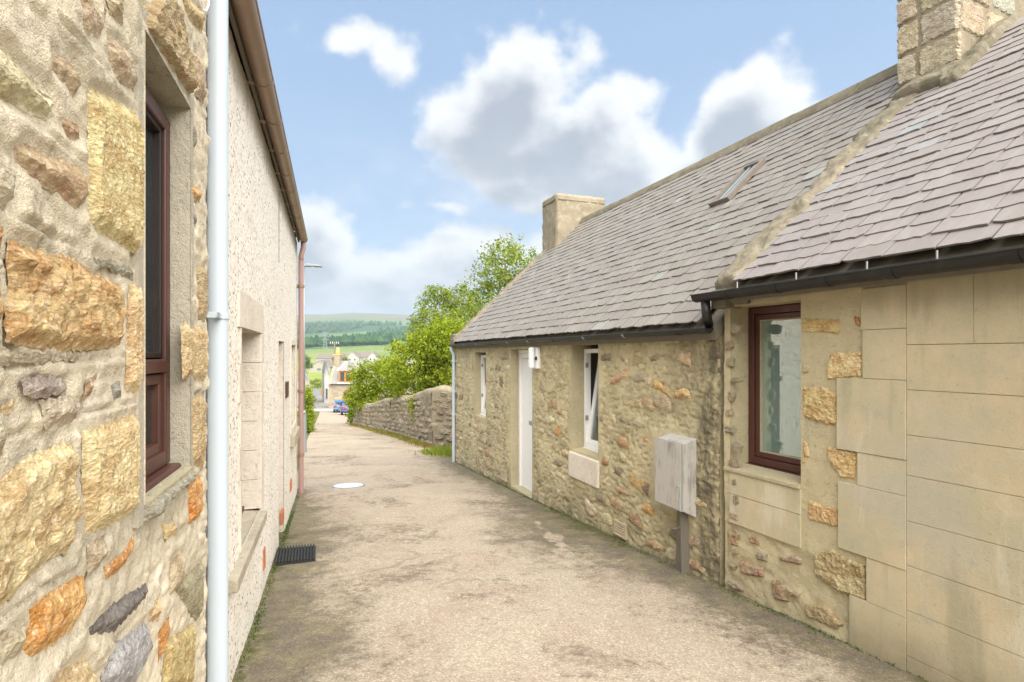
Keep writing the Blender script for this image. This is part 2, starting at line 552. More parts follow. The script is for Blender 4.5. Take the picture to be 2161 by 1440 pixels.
M = {}
M['mortar_left'] = m_mortar('cream_mortar', (.66, .57, .425), (.50, .44, .325), (.76, .68, .54), moss=(.38, .315, .20), stain=.75)
M['mortar_mid'] = m_mortar('tan_lime_mortar', (.52, .445, .275), (.38, .33, .20), (.60, .52, .34), moss=(.27, .235, .14), stain=.75, grain=.8, streak=True)
def m_blocks():
    m, g = material('cement_blocks')
    p = g.pos()
    n1 = g.noise(g.scale(p, (1, 1, .75)), 1.5, 4, .55); n2 = g.noise(p, 4.5, 6, .68); n3 = g.noise(p, 90, 4, .7); n5 = g.noise(g.scale(p, (1, 1, .16)), 5.0, 5, .62)
    c = g.mix(g.sstep(n1, .42, .58), (.44, .39, .26), (.51, .425, .285))
    c = g.mix(g.m('MULTIPLY', g.sstep(n2, .42, .70), .55), c, (.40, .37, .26))
    c = g.mix(g.m('MULTIPLY', g.sstep(n2, .45, .28), .5), c, (.57, .50, .36))
    c = g.mix(g.m('MULTIPLY', g.sstep(n5, .52, .68), .7), c, (.33, .305, .20))
    c = g.mix(g.m('MULTIPLY', g.sstep(n5, .42, .30), .55), c, (.60, .56, .44))
    c = g.mix(g.m('MULTIPLY', g.sstep(g.noise(p, 1.1, 4), .5, .62), .25), c, (.42, .42, .40))
    c = g.mix(g.m('MULTIPLY', g.sstep(n3, .55, .74), .4), c, g.hsv(c, v=.68))
    gr = g.noise(p, 300, 3, .7); sp = g.noise(p, 28, 5, .75)
    c = g.mix(g.m('MULTIPLY', g.sstep(gr, .44, .32), .4), c, g.hsv(c, v=.6))
    c = g.mix(g.m('MULTIPLY', g.sstep(sp, .42, .28), .55), c, g.hsv(c, v=.62))
    c = g.mix(g.m('MULTIPLY', g.sstep(sp, .58, .72), .35), c, g.hsv(c, s=.7, v=1.2))
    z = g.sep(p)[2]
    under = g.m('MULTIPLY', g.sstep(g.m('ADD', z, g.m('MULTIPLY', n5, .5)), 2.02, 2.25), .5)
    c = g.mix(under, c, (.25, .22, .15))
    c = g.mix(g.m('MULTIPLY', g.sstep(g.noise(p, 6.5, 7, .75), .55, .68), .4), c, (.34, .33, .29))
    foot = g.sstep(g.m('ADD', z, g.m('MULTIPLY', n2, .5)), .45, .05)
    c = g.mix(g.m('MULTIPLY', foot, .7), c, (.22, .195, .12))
    g.out(c, .92, g.bump(g.m('ADD', g.m('MULTIPLY', n3, .5), n2), .55, .010), spec=.12)
    return m
M['blocks'] = m_blocks()
M['cement'] = m_mortar('tan_cement', (.51, .435, .275), (.44, .385, .245), (.55, .475, .31), moss=(.36, .31, .195), stain=.35, grain=1.2)
M['cement_pink'] = m_mortar('pinkish_cement', (.53, .435, .285), (.46, .39, .255), (.57, .48, .33), moss=(.33, .29, .18), stain=.35, grain=1.2)
M['cement_grey'] = m_mortar('greenish_cement', (.45, .385, .25), (.40, .355, .23), (.49, .43, .295), moss=(.28, .27, .16), stain=.3, grain=1.4)
M['reveal_left'] = m_mortar('grey_render', (.46, .41, .33), (.40, .37, .29), (.52, .48, .38), stain=.2)
M['smooth_band'] = m_mortar('smooth_cream_band', (.70, .625, .53), (.63, .55, .46), (.74, .68, .60), moss=(.45, .38, .28), stain=.2)
M['rock'] = m_rock('rough_stone')
M['rock_small'] = m_rock('rubble_stone', .7, .8)
M['pebble'] = m_pebbledash()
M['slate_mid'] = m_slate('grey_slate', [(0, (.195, .172, .147)), (.3, (.215, .193, .165)), (.55, (.200, .176, .160)), (.8, (.230, .207, .178)), (.975, (.205, .193, .17)), (.99, (.25, .25, .23)), (1, (.25, .25, .23))], .5)
M['slate_near'] = m_slate('lilac_slate', [(0, (.200, .175, .163)), (.4, (.226, .200, .186)), (.7, (.210, .181, .172)), (.955, (.235, .209, .194)), (.975, (.23, .232, .23)), (1, (.215, .235, .238))], .34)
M['skew'] = m_mortar('mossy_skew_mortar', (.235, .20, .145), (.165, .145, .10), (.32, .28, .21), moss=(.125, .115, .05), stain=.6)
M['harl'] = m_mortar('chimney_harl', (.31, .26, .185), (.25, .21, .145), (.38, .34, .26), moss=(.30, .24, .10), stain=.45)
M['black'] = m_plain('black_gutter_plastic', (.014, .014, .014), .35, .2, (.06, .055, .04), .35)
M['brown_gutter'] = m_plain('brown_gutter_plastic', (.25, .165, .115), .30, .2, (.36, .28, .18), .6, spec=.5)
M['pink_pipe'] = m_plain('faded_brown_pipe', (.34, .215, .19), .5, .1, (.30, .24, .2), .25)
M['white_pipe'] = m_plain('pale_blue_white_pipe', (.47, .525, .58), .35, .04, (.5, .48, .45), .2)
M['white'] = m_plain('white_plastic', (.78, .78, .77), .35, .03, (.5, .45, .38), .15)
M['white_paint'] = m_plain('white_door_paint', (.78, .78, .78), .45, .03, (.48, .40, .32), .25)
M['brown_frame'] = m_plain('brown_window_frame', (.075, .029, .022), .35, .2, (.16, .09, .06), .3)
M['brown_dark'] = m_plain('dark_brown_seal', (.02, .012, .01), .5)
M['glass'] = m_glass('window_glass', (.10, .12, .115), .10, .75)
M['glass_teal'] = m_glass('frosted_teal_glass', (.20, .30, .27), .30, .12)
M['glass_dark'] = m_glass('rooflight_glass', (.10, .13, .13), .16, .3)
M['room'] = m_plain('dim_room', (.16, .15, .13), .9)
M['curtain'] = m_plain('pale_curtain', (.55, .52, .46), .9, .1)
m, g = material('weathered_meter_box')
_p = g.obj()
_n = g.noise(g.scale(_p, (1, 1, .10)), 42, 5, .7); _n2 = g.noise(g.scale(_p, (1, 1, .5)), 9, 5, .65); _n3 = g.noise(_p, 130, 3, .7)
_c = g.mix(g.m('MULTIPLY', g.sstep(g.m('ADD', g.m('MULTIPLY', _n, .6), g.m('MULTIPLY', _n2, .4)), .46, .64), .75), (.43, .405, .37), (.20, .18, .16))
_c = g.mix(g.m('MULTIPLY', g.sstep(_n3, .55, .7), .35), _c, (.15, .13, .11))
g.out(_c, .6, g.bump(_n3, .2, .003), spec=.25)
M['zinc'] = m
M['wood_old'] = m_plain('old_grey_timber', (.16, .14, .11), .8, .35, (.08, .07, .05), .5)
M['rubber'] = m_plain('black_rubber', (.02, .022, .022), .6, .3, (.08, .08, .07), .3)
M['terracotta'] = m_plain('terracotta_vent', (.42, .15, .075), .7, .2)
M['metal'] = m_plain('galvanised_metal', (.30, .32, .33), .45, .1, (.18, .17, .16), .25, metallic=.3)
M['lead'] = m_plain('lead_grey', (.30, .30, .29), .6, .15)
M['roof_frame'] = m_plain('weathered_rooflight_frame', (.19, .155, .13), .6, .3)
M['lane'] = m_lane()
M['terrain'] = m_terrain()
M['leaf_bright'] = m_leaf('bright_leaf', (.055, .095, .008), (.21, .29, .016), (.38, .43, .04))
M['leaf_tree'] = m_leaf('tree_leaf', (.05, .09, .015), (.18, .245, .035), (.33, .38, .075))
M['leaf_dark'] = m_leaf('dark_leaf', (.03, .06, .015), (.06, .11, .02), (.11, .17, .03), .3)
M['grass'] = m_leaf('grass_blade', (.10, .15, .015), (.18, .25, .025), (.28, .30, .06), .3)
M['dry_weed'] = m_leaf('dry_weed', (.16, .12, .03), (.28, .20, .06), (.34, .30, .08), .3)
M['bark'] = m_plain('bark', (.15, .12, .08), .9, .3, sc=.5)
M['wall_stone'] = m_rock('garden_wall_stone', .35, .7)

# ------------------------------------------------------------------ wall builders
def axis(a, b, step, cuts=()):
    pts = sorted(set([round(a, 5), round(b, 5)] + [round(c, 5) for c in cuts if a < c < b]))
    out = []
    for p, q in zip(pts[:-1], pts[1:]):
        n = max(1, int(math.ceil((q - p) / step)))
        out += [p + (q - p) * i / n for i in range(n)]
    return np.array(out + [pts[-1]])

def wall_sheet(name, mat, parent, u0, u1, z0, z1, step, holes=(), fn=None, stain=None):
    """A wall face in its frame's axes with openings left out; fn(u, z) gives how far each point stands proud."""
    us = axis(u0, u1, step, [c for h in holes for c in h[:2]]); zs = axis(z0, z1, step, [c for h in holes for c in h[2:]])
    U, Z = np.meshgrid(us, zs, indexing='ij')
    Yy = fn(U, Z) if fn else np.zeros_like(U)
    for h in holes:                                  # keep the rims straight and flush
        dd = np.hypot(np.maximum(np.maximum(h[0] - U, U - h[1]), 0), np.maximum(np.maximum(h[2] - Z, Z - h[3]), 0))
        Yy = Yy * smooth(dd / .03)
    idx = np.arange(U.size).reshape(U.shape)
    a, b, c, d = idx[:-1, :-1], idx[1:, :-1], idx[1:, 1:], idx[:-1, 1:]
    uc, zc = (us[:-1] + us[1:]) / 2, (zs[:-1] + zs[1:]) / 2
    UC, ZC = np.meshgrid(uc, zc, indexing='ij')
    keep = np.ones(UC.shape, bool)
    for h in holes: keep &= ~((UC > h[0]) & (UC < h[1]) & (ZC > h[2]) & (ZC < h[3]))
    # front of the sheet looks along +y: order so that the normal is +y
    F = np.stack([a[keep], d[keep], c[keep], b[keep]], 1)
    V = np.stack([U.ravel(), Yy.ravel(), Z.ravel()], 1)
    me = np_mesh(name, V, F, True)
    if stain is not None:
        at_ = me.attributes.new('stain', 'FLOAT', 'POINT'); at_.data.foreach_set('value', np.clip(stain(U, Z), 0, 1).ravel().astype(np.float32))
    return link(name, me, mat, parent)

def inside(poly, x, y):
    n = len(poly); r = np.zeros(np.shape(x), bool)
    for i in range(n):
        x0, y0 = poly[i]; x1, y1 = poly[(i + 1) % n]
        cond = ((y0 > y) != (y1 > y))
        with np.errstate(divide='ignore', invalid='ignore'):
            r ^= cond & (x < (x1 - x0) * (y - y0) / (y1 - y0 + 1e-12) + x0)
    return r

def edge_dist(poly, x, y):
    d = np.full(np.shape(x), 9.0)
    n = len(poly)
    for i in range(n):
        x0, y0 = poly[i]; x1, y1 = poly[(i + 1) % n]
        dx, dy = x1 - x0, y1 - y0
        t = np.clip(((x - x0) * dx + (y - y0) * dy) / (dx * dx + dy * dy + 1e-12), 0, 1)
        d = np.minimum(d, np.hypot(x - x0 - t * dx, y - y0 - t * dy))
    return d

def rough_poly(poly, seg, jit, seed):
    r = random.Random(seed); out = []
    n = len(poly)
    for i in range(n):
        a, b = poly[i], poly[(i + 1) % n]
        L = math.hypot(b[0] - a[0], b[1] - a[1]); k = max(1, int(L / seg))
        nx, ny = (b[1] - a[1]) / (L + 1e-9), -(b[0] - a[0]) / (L + 1e-9)
        for j in range(k):
            t = j / k; o = r.uniform(-jit, jit)
            out.append((a[0] + (b[0] - a[0]) * t + nx * o, a[1] + (b[1] - a[1]) * t + ny * o))
    return out

def rock(name, poly, parent, mat, color, res=.011, base=.010, amp=.010, edge=.03, seed=0, sink=.02, off=0.0, grain=(1, 1), flat=True):
    """One stone of a wall: a broken outline with a chipped, uneven face that rises out of the mortar. poly in (u, z)."""
    cu = sum(p[0] for p in poly) / len(poly); cz = sum(p[1] for p in poly) / len(poly)
    area = sum(p[0] * q[1] - q[0] * p[1] for p, q in zip(poly, poly[1:] + poly[:1]))
    if area < 0: poly = poly[::-1]
    out = rough_poly(poly, res * 1.4, res * .55, seed)
    P = np.array(out)
    gx = np.arange(P[:, 0].min(), P[:, 0].max(), res); gy = np.arange(P[:, 1].min(), P[:, 1].max(), res)
    X, Y = np.meshgrid(gx, gy)
    rs = np.random.RandomState(seed + 1)
    X = (X + rs.uniform(-.42, .42, X.shape) * res).ravel(); Y = (Y + rs.uniform(-.42, .42, Y.shape) * res).ravel()
    ok = inside(out, X, Y) & (edge_dist(out, X, Y) > res * .55)
    X, Y = X[ok], Y[ok]
    n = len(out)
    pts = [Vector(p) for p in out] + [Vector((x, y)) for x, y in zip(X, Y)]
    v2, _, f2, _, _, _ = delaunay_2d_cdt(pts, [(i, (i + 1) % n) for i in range(n)], [], 1, 1e-6)
    V = np.array([(p.x, p.y) for p in v2])
    e = edge_dist(out, V[:, 0], V[:, 1])
    t = smooth(e / edge)
    gx_, gz_ = grain
    rough = (fbm(V[:, 0] * 14 * gx_, V[:, 1] * 14 * gz_, seed, 2) - .5) * 1.4 + (fbm(V[:, 0] * 55 * gx_, V[:, 1] * 55 * gz_, seed + 3, 3, .6) - .5) * 1.5
    chips = np.abs(vnoise(V[:, 0] * 33 * gx_, V[:, 1] * 33 * gz_, seed + 9) - .5) * 1.3
    h = off - sink + (base + sink) * t + amp * (rough + chips) * np.minimum(1, .25 + t)
    verts = np.stack([V[:, 0] - cu, h, V[:, 1] - cz], 1)
    faces = np.array([tuple(f)[::-1] for f in f2 if len(f) == 3])
    me = np_mesh(name, verts, faces, not flat)
    return link(name, me, mat, parent, (cu, 0, cz), color)

_pill = {}
def pillow_variants(kind, n=14, seed=5, chip=.22):
    """Unit stones (about 1 x 1, depth 1) shared by the many small stones of a rubble wall."""
    if kind in _pill: return _pill[kind]
    r = random.Random(seed); res = []
    for k in range(n):
        m_ = r.randint(8, 11)
        ang = sorted((i + r.uniform(-.3, .3)) * 2 * math.pi / m_ for i in range(m_))
        rad = []
        for a in ang:
            sq = 1 / max(abs(math.cos(a)), abs(math.sin(a)))
            rad.append(.5 * min(sq, 1.22) * r.uniform(1 - chip, 1.0))
        mb = MB()
        vs = []
        for sc_, y in ((1.0, -1.0), (.93, .35), (.70, .9), (.36, 1.0)):
            for a, q in zip(ang, rad):
                j = r.uniform(.9, 1.08)
                vs.append((math.cos(a) * q * sc_ * j, y + (r.uniform(-.35, .3) if y > 0 else 0), math.sin(a) * q * sc_ * j))
        vs.append((0, r.uniform(.7, 1.1), 0))
        fs = [(i * m_ + j, (i + 1) * m_ + j, (i + 1) * m_ + (j + 1) % m_, i * m_ + (j + 1) % m_) for i in range(3) for j in range(m_)]
        fs += [(3 * m_ + j, 4 * m_, 3 * m_ + (j + 1) % m_) for j in range(m_)]
        mb.add(vs, fs)
        res.append(mb.mesh('stone', False))
    _pill[kind] = res
    return res

def small_stone(name, kind, mat, parent, u, z, w, h, depth, color, rot=0.0, off=0.0):
    vs = pillow_variants(kind)
    o = link(name, vs[rng.randrange(len(vs))], mat, parent, (u, off, z), color)
    o.scale = (w, depth, h)
    o.rotation_euler = (0, rot, 0)
    return o

def jitter(c, r, a=.12):
    k = 1 + r.uniform(-a, a)
    return tuple(max(.01, x * k * (1 + r.uniform(-.05, .05))) for x in c)

def slates(roof, mat, u0, u1, ye, ze, pitch, length, expo, width, lim, seed, skip=None, dens=1.0, tilt=.020, campos=None):
    """Courses of single slates on a roof slope that rises from (ye, ze) into the house."""
    r = random.Random(seed)
    variants = []
    for k in range(14):
        wv = 1.0; L = expo * 2.05
        nb = 5
        xs = [wv * (-.5 + i / nb) for i in range(nb + 1)]
        bot = [(x, r.uniform(-.008, .010)) for x in xs]
        if r.random() < .5: bot[0] = (bot[0][0] + .02, bot[0][1] + r.uniform(.0, .02))
        if r.random() < .5: bot[-1] = (bot[-1][0] - .03, bot[-1][1] + r.uniform(.0, .03))
        th = r.uniform(.009, .013)
        outline = bot + [(wv * .5, L), (-wv * .5, L)]
        mb = MB(); n = len(outline)
        vs = [(x, s, 0) for x, s in outline] + [(x, s, th) for x, s in outline]
        mb.add(vs, [tuple(range(n - 1, -1, -1)), tuple(range(n, 2 * n))] + [(i, (i + 1) % n, (i + 1) % n + n, i + n) for i in range(n)])
        variants.append(mb.mesh('slate', False))
    ca, sa = math.cos(pitch), math.sin(pitch)
    items = []
    rows = int(length / expo)
    for k in range(rows):
        s = k * expo + r.uniform(-.004, .004)
        u = u0 - r.uniform(0, .9) * width
        while u < u1:
            w = width * r.uniform(.78, 1.22)
            c = u + w / 2
            a, b = max(u, u0), min(u + w, u1)
            u += w
            if b - a < .04: continue
            c, wv = (a + b) / 2, b - a - .006
            if skip and skip(c, s): continue
            items.append((c, s, wv))
    def place(it):
        c, s, wv = it
        off = .012 + r.uniform(-.003, .004)
        # local axes: x along the eave, y up the slope, z out of the slope
        base = Matrix.Translation((c, ye - s * ca, ze + s * sa)) @ Matrix(((-1, 0, 0, 0), (0, -ca, sa, 0), (0, sa, ca, 0), (0, 0, 0, 1)))
        m = base @ Matrix.Translation((0, 0, off)) @ Matrix.Rotation(r.uniform(-.012, .012), 4, 'Z') @ Matrix.Rotation(-tilt * 3.0 + r.uniform(-.006, .006), 4, 'X') @ Matrix.Rotation(r.uniform(-.012, .012), 4, 'Y') @ Matrix.Translation((0, 0, tilt * .9)) @ Matrix.Diagonal((wv, 1, 1, 1))
        return m
    if campos is not None:
        items.sort(key=lambda it: (Vector((it[0], ye - it[1] * ca, ze + it[1] * sa)) - campos).length)
    V, F = [], []
    for i, it in enumerate(items):
        m = place(it)
        me = variants[r.randrange(14)]
        if i < lim:
            o = link('slate', me, mat, roof)
            o.matrix_local = m
        else:
            b = len(V)
            V += [tuple(m @ v.co) for v in me.vertices]
            F += [tuple(x + b for x in p.vertices) for p in me.polygons]
    if V:
        mb = MB(); mb.v, mb.f = V, F
        o = link('slates', mb.mesh('slates', False, False), mat, roof)
        o['kind'] = 'stuff'
    return len(items)

def gutter(name, mat, parent, u0, u1, y, z, r=.055, closed=True, seg=10):
    """half-round gutter"""
    mb = MB()
    n = seg
    nu = 2
    for rr, flip in ((r, 0), (r - .004, 1)):
        vs = [(u, y + rr * math.cos(a), z + rr * math.sin(a)) for u in (u0, u1) for a in [math.pi + math.pi * j / n for j in range(n + 1)]]
        fs = [(j, j + 1, n + 1 + j + 1, n + 1 + j) for j in range(n)]
        mb.add(vs, fs)
    for u in (u0, u1):
        vs = [(u, y + r * math.cos(a), z + r * math.sin(a)) for a in [math.pi + math.pi * j / n for j in range(n + 1)]]
        mb.add(vs, [tuple(range(n + 1))])
    # rolled front and back lips
    for yy in (y - r, y + r):
        mb.tube([(u0, yy, z), (u1, yy, z)], .006, 6)
    return mb.build(name, mat, parent, auto=True)

def gutter_clip(name, mat, parent, u, y, z, r=.058, w=.035, tab=True):
    mb = MB(); n = 10
    ang = [math.pi * .98 + math.pi * 1.04 * j / n for j in range(n + 1)]
    o = [(y + (r + .004) * math.cos(a), z + (r + .004) * math.sin(a)) for a in ang]
    i = [(y + (r - .002) * math.cos(a), z + (r - .002) * math.sin(a)) for a in reversed(ang)]
    mb.prism(o + i, 0, u - w / 2, u + w / 2)
    if tab: mb.box(u - w / 2, u + w / 2, y - r - .05, y - r + .002, z - .035, z + .02)
    return mb.build(name, mat, parent)

def casing(mb, x0, x1, z0, z1, y0, y1, wd):
    """four bars of a rectangular frame"""
    mb.box(x0, x0 + wd, y0, y1, z0, z1); mb.box(x1 - wd, x1, y0, y1, z0, z1)
    mb.box(x0 + wd, x1 - wd, y0, y1, z0, z0 + wd); mb.box(x0 + wd, x1 - wd, y0, y1, z1 - wd, z1)
    return mb

# ------------------------------------------------------------------ frames of the four walls along the lane
FS = Frame((-1.226, 2.2), -.33, -1)          # near stone house, u runs towards the camera
FP = Frame((-3.2525, 8.25), -.33, -1)        # pebbledashed house
FC = Frame((1.63, 4.31), -.38, 1)            # cottage, u runs down the lane
FN = Frame((1.655, 4.245), -.4265, 1)        # near house on the cottage's side: u < 0 towards the camera

def poly_on(F, pts, w=0.0): return [F.uv(x, y, w) for x, y in pts]

GOLD, PALE, TAN, BROWN, ORANGE, GREY, LILAC = (.66, .49, .255), (.71, .59, .39), (.58, .46, .29), (.48, .355, .21), (.60, .36, .15), (.36, .335, .28), (.45, .425, .385)

# ------------------------------------------------------------------ near stone house
def build_stone_house():
    h = empty('stone_house', (FS.o.x, FS.o.y, 0), FS.rot, 'tall rough golden stone house with cream mortar and brown casement, beside the white pipe', 'house', 'houses along the lane')
    u1, zl = 3.6, -.25
    ox0 = FS.uv(403, 500)[0]; ox1 = FS.uv(307, 500)[0]
    oz0, oz1 = 1.20, 2.47
    hole = (ox0, ox1, oz0, oz1)
    segs = [((30, 450), (170, 522)), ((0, 540), (40, 562)), ((30, 772), (270, 752)), ((0, 935), (150, 880)), ((150, 880), (300, 845)), ((164, 880), (170, 1090)), ((36, 500), (30, 720)), ((0, 1320), (110, 1235)), ((110, 1235), (185, 1190)), ((120, 1420), (170, 1330)), ((265, 600), (262, 730)), ((20, 215), (200, 350)), ((125, 40), (205, 130)), ((215, 1400), (330, 1260))]
    segs = [(FS.uv(*a), FS.uv(*b)) for a, b in segs]
    def fn(U, Z):
        y = (fbm(U * 3, Z * 3, 1, 3) - .5) * .032 + (fbm(U * 11, Z * 14, 2, 4, .6) - .5) * .020 + (ridge(U * 16, Z * 22, 4, 4, .62) - .4) * .014
        gouge = smooth((fbm(U * 7, Z * 10, 6, 3) - .60) / .1)
        y -= gouge * .010
        for a, b in segs:
            d = edge_dist([a, b], U, Z)
            y += -.007 * np.exp(-(d / .004) ** 2) + .004 * np.exp(-((d - .012) / .006) ** 2)
        y = y - .004
        for pts, *_ in S:                      # the mortar is dressed back round each stone
            pl = poly_on(FS, pts)
            us, zs = [q[0] for q in pl], [q[1] for q in pl]
            sub = (U > min(us) - .05) & (U < max(us) + .05) & (Z > min(zs) - .05) & (Z < max(zs) + .05)
            if not sub.any(): continue
            e = edge_dist(pl, U[sub], Z[sub]); e = np.where(inside(pl, U[sub], Z[sub]), -e, e)
            k = smooth((e + .004) / .03)
            y[sub] = y[sub] * k + np.minimum(y[sub], -.010) * (1 - k)
        return y
    S = [
        ([(-60, 40), (0, 92), (35, 122), (75, 172), (108, 198), (120, 240), (105, 256), (55, 232), (15, 207), (-60, 180)], PALE, 1.1, (1, 1)),
        ([(163, -40), (222, -40), (229, 45), (222, 80), (192, 78), (174, 40)], PALE, 1.0, (1, .5)),
        ([(120, 112), (160, 135), (178, 180), (165, 205), (150, 178), (118, 148)], TAN, .7, (1, 1)),
        ([(142, 265), (156, 250), (180, 270), (179, 296), (160, 300)], BROWN, .6, (1, 1)),
        ([(48, 315), (66, 305), (130, 335), (182, 360), (189, 425), (170, 440), (138, 412), (80, 372), (50, 346)], (.50, .37, .22), .6, (1, 1)),
        ([(195, 184), (245, 206), (298, 240), (305, 290), (305, 480), (300, 548), (275, 525), (215, 490), (198, 460)], GOLD, .9, (2.4, .35)),
        ([(-40, 455), (22, 480), (22, 505), (15, 520), (-40, 520)], ORANGE, .5, (1, 1)),
        ([(-40, 585), (15, 605), (20, 650), (10, 700), (-40, 712)], ORANGE, .5, (1, 1)),
        ([(36, 510), (90, 530), (165, 550), (205, 580), (255, 602), (262, 640), (255, 725), (170, 735), (80, 730), (30, 715), (40, 600)], (.60, .40, .18), 1.8, (1, 1)),
        ([(280, 602), (302, 592), (304, 700), (302, 800), (298, 838), (272, 820), (275, 720)], GOLD, 1.0, (1.6, .7)),
        ([(205, 540), (270, 560), (293, 572), (290, 592), (262, 580), (210, 556)], (.34, .29, .21), .8, (1, 1)),
        ([(20, 851), (50, 840), (46, 870), (22, 880)], GOLD, .7, (1, 1)),
        ([(195, 800), (216, 790), (206, 825), (185, 845)], (.45, .29, .18), .5, (1, 1)),
        ([(60, 800), (118, 796), (150, 806), (148, 832), (100, 838), (68, 832)], (.45, .40, .32), .6, (1, 1)),
        ([(245, 815), (262, 806), (264, 838), (250, 846)], GREY, .5, (1, 1)),
        ([(183, 912), (270, 880), (298, 866), (300, 950), (293, 1078), (240, 1110), (190, 1130), (183, 1000)], GOLD, 1.0, (2.0, .4)),
        ([(-70, 1065), (0, 1030), (60, 980), (140, 940), (160, 950), (164, 1080), (150, 1160), (90, 1190), (40, 1252), (-70, 1330)], GOLD, 1.2, (1, 1)),
        ([(76, 1286), (120, 1250), (180, 1212), (192, 1260), (160, 1330), (90, 1380), (56, 1370), (80, 1312)], (.66, .40, .13), 1.2, (1, 1)),
        ([(230, 1196), (276, 1156), (292, 1122), (290, 1160), (265, 1200), (232, 1226)], ORANGE, .7, (1, 1)),
        ([(198, 1322), (250, 1270), (318, 1228), (316, 1262), (250, 1332), (200, 1342)], (.20, .185, .155), .9, (1, 1)),
        ([(225, 1425), (260, 1352), (314, 1308), (330, 1360), (290, 1450), (225, 1460)], LILAC, 1.0, (1, 1)),
        ([(118, 1450), (140, 1416), (190, 1390), (208, 1430), (200, 1520), (120, 1540)], GOLD, 1.1, (1, 1)),
        ([(388, 680), (438, 692), (437, 806), (391, 800)], GOLD, .9, (1.4, .6)),
        ([(402, 1004), (429, 1004), (428, 1090), (402, 1108)], (.58, .30, .09), .8, (1, 1)),
        ([(348, 1104), (376, 1102), (378, 1130), (354, 1140)], GOLD, .7, (1, 1)),
        ([(366, 1182), (396, 1152), (386, 1240), (362, 1258)], TAN, .8, (1, 1)),
        ([(324, 1292), (346, 1252), (344, 1310), (322, 1312)], GOLD, .6, (1, 1)),
        ([(342, 1332), (366, 1292), (356, 1370), (342, 1400)], (.60, .33, .12), .8, (1, 1)),
        ([(356, 1352), (414, 1312), (410, 1450), (346, 1460)], (.52, .40, .19), 1.0, (1, 1)),
        ([(402, 382), (430, 402), (426, 426), (403, 420)], (.58, .36, .14), .6, (1, 1)),
        ([(412, 104), (433, 124), (436, 220), (414, 200)], TAN, .7, (1, 1)),
        ([(384, -20), (428, 20), (430, 72), (402, 42)], GOLD, .8, (1, 1)),
        ([(405, 250), (418, 270), (416, 322), (406, 318)], (.34, .30, .23), .6, (1, 1)),
        ([(405, 440), (422, 460), (418, 480), (406, 470)], GREY, .6, (1, 1)),
        ([(230, -60), (262, -70), (268, 58), (240, 30)], TAN, .7, (1, 1)),
        ([(-40, 880), (22, 876), (20, 960), (-40, 985)], (.56, .46, .30), .6, (1, 1)),
        ([(404, 830), (436, 838), (434, 990), (406, 980)], (.55, .42, .22), .7, (1, 1)),
        ([(372, 1240), (432, 1180), (428, 1300), (420, 1310)], (.40, .34, .23), .7, (1, 1)),
        ([(236, 70), (268, 96), (296, 150), (292, 196), (258, 176), (238, 130)], (.58, .48, .33), .6, (1, 1)),
        ([(-30, 300), (40, 330), (44, 420), (20, 440), (-30, 420)], (.60, .49, .33), .7, (1, 1)),
        ([(100, 846), (168, 838), (176, 884), (110, 908)], (.50, .42, .30), .6, (1, 1)),
        ([(196, 1150), (232, 1128), (222, 1190), (196, 1218)], (.54, .45, .30), .7, (1, 1)),
        ([(64, 150), (112, 190), (120, 232), (92, 226)], (.60, .50, .33), .6, (1, 1)),
        ([(10, 735), (100, 746), (172, 744), (170, 762), (20, 768)], (.48, .41, .29), .5, (1, 1)),
        ([(20, 1330), (70, 1310), (60, 1370), (16, 1400)], (.50, .42, .29), .7, (1, 1)),
        ([(420, 560), (438, 560), (438, 680), (424, 672)], (.52, .40, .21), .6, (1, 1)),
    ]
    def grow(pts, k=1.07):
        cx, cy = sum(p[0] for p in pts) / len(pts), sum(p[1] for p in pts) / len(pts)
        return [(cx + (x - cx) * k, cy + (y - cy) * k) for x, y in pts]
    S = [(grow(p) if max(q[0] for q in p) < 270 else p, *rest) for p, *rest in S]
    w = wall_sheet('wall', M['mortar_left'], h, 0, u1, zl, 3.75, .0085, [hole], fn)
    for i, (pts, colr, rough, grain) in enumerate(S):
        rock('stone', poly_on(FS, pts), w, M['rock'], jitter(colr, rng, .06), res=.0085 if i not in (22, 29) else .009, base=.006, amp=.0075 * rough, edge=.034, seed=20 + i, sink=.010, grain=grain)
    # stones of the wall nearer the camera, up above and low down, outside the photograph's edges
    r = random.Random(4)
    for k in range(26):
        u = r.uniform(1.75, 3.4); z = r.uniform(0, 3.5)
        small_stone('stone', 'near', M['rock'], w, u, z, r.uniform(.12, .3), r.uniform(.1, .24), .02, jitter(r.choice([GOLD, PALE, TAN, BROWN]), r))
    # lintel stone over the window, rounded like a rough boulder
    rock('lintel', poly_on(FS, [(302, 30), (330, -60), (366, -10), (384, 80), (402, 150), (405, 218), (384, 186), (345, 130), (322, 96), (306, 74)]), h, M['rock'], (.47, .36, .20), res=.011, base=.022, amp=.012, edge=.04, seed=91, sink=.05)
    # reveal of the window: jambs, head and sloping sill, each with thickness
    dp = -.062
    mb = MB()
    mb.box(ox0 - .05, ox0, dp - .1, -.0015, oz0 - .05, oz1 + .05)
    mb.box(ox1, ox1 + .05, dp - .1, -.0015, oz0 - .05, oz1 + .05)
    mb.build('jamb', M['reveal_left'], h)
    MB().box(ox0, ox1, dp - .1, -.002, oz1, oz1 + .06).build('window_head', M['reveal_left'], h)
    rock('window_sill', [(ox0 - .02, oz0 - .055), (ox1 + .02, oz0 - .055), (ox1 + .02, oz0 + .004), (ox0 - .02, oz0 + .004)], h, M['rock'], (.36, .33, .25), res=.01, base=.02, amp=.012, edge=.02, seed=77)
    mb = MB(); mb.prism([(dp - .1, oz0 + .022), (dp - .1, oz0 - .02), (.008, oz0 - .02), (.008, oz0 + .002)], 0, ox0 + .001, ox1 - .001)
    mb.build('sill_slab', M['cement_grey'], h)
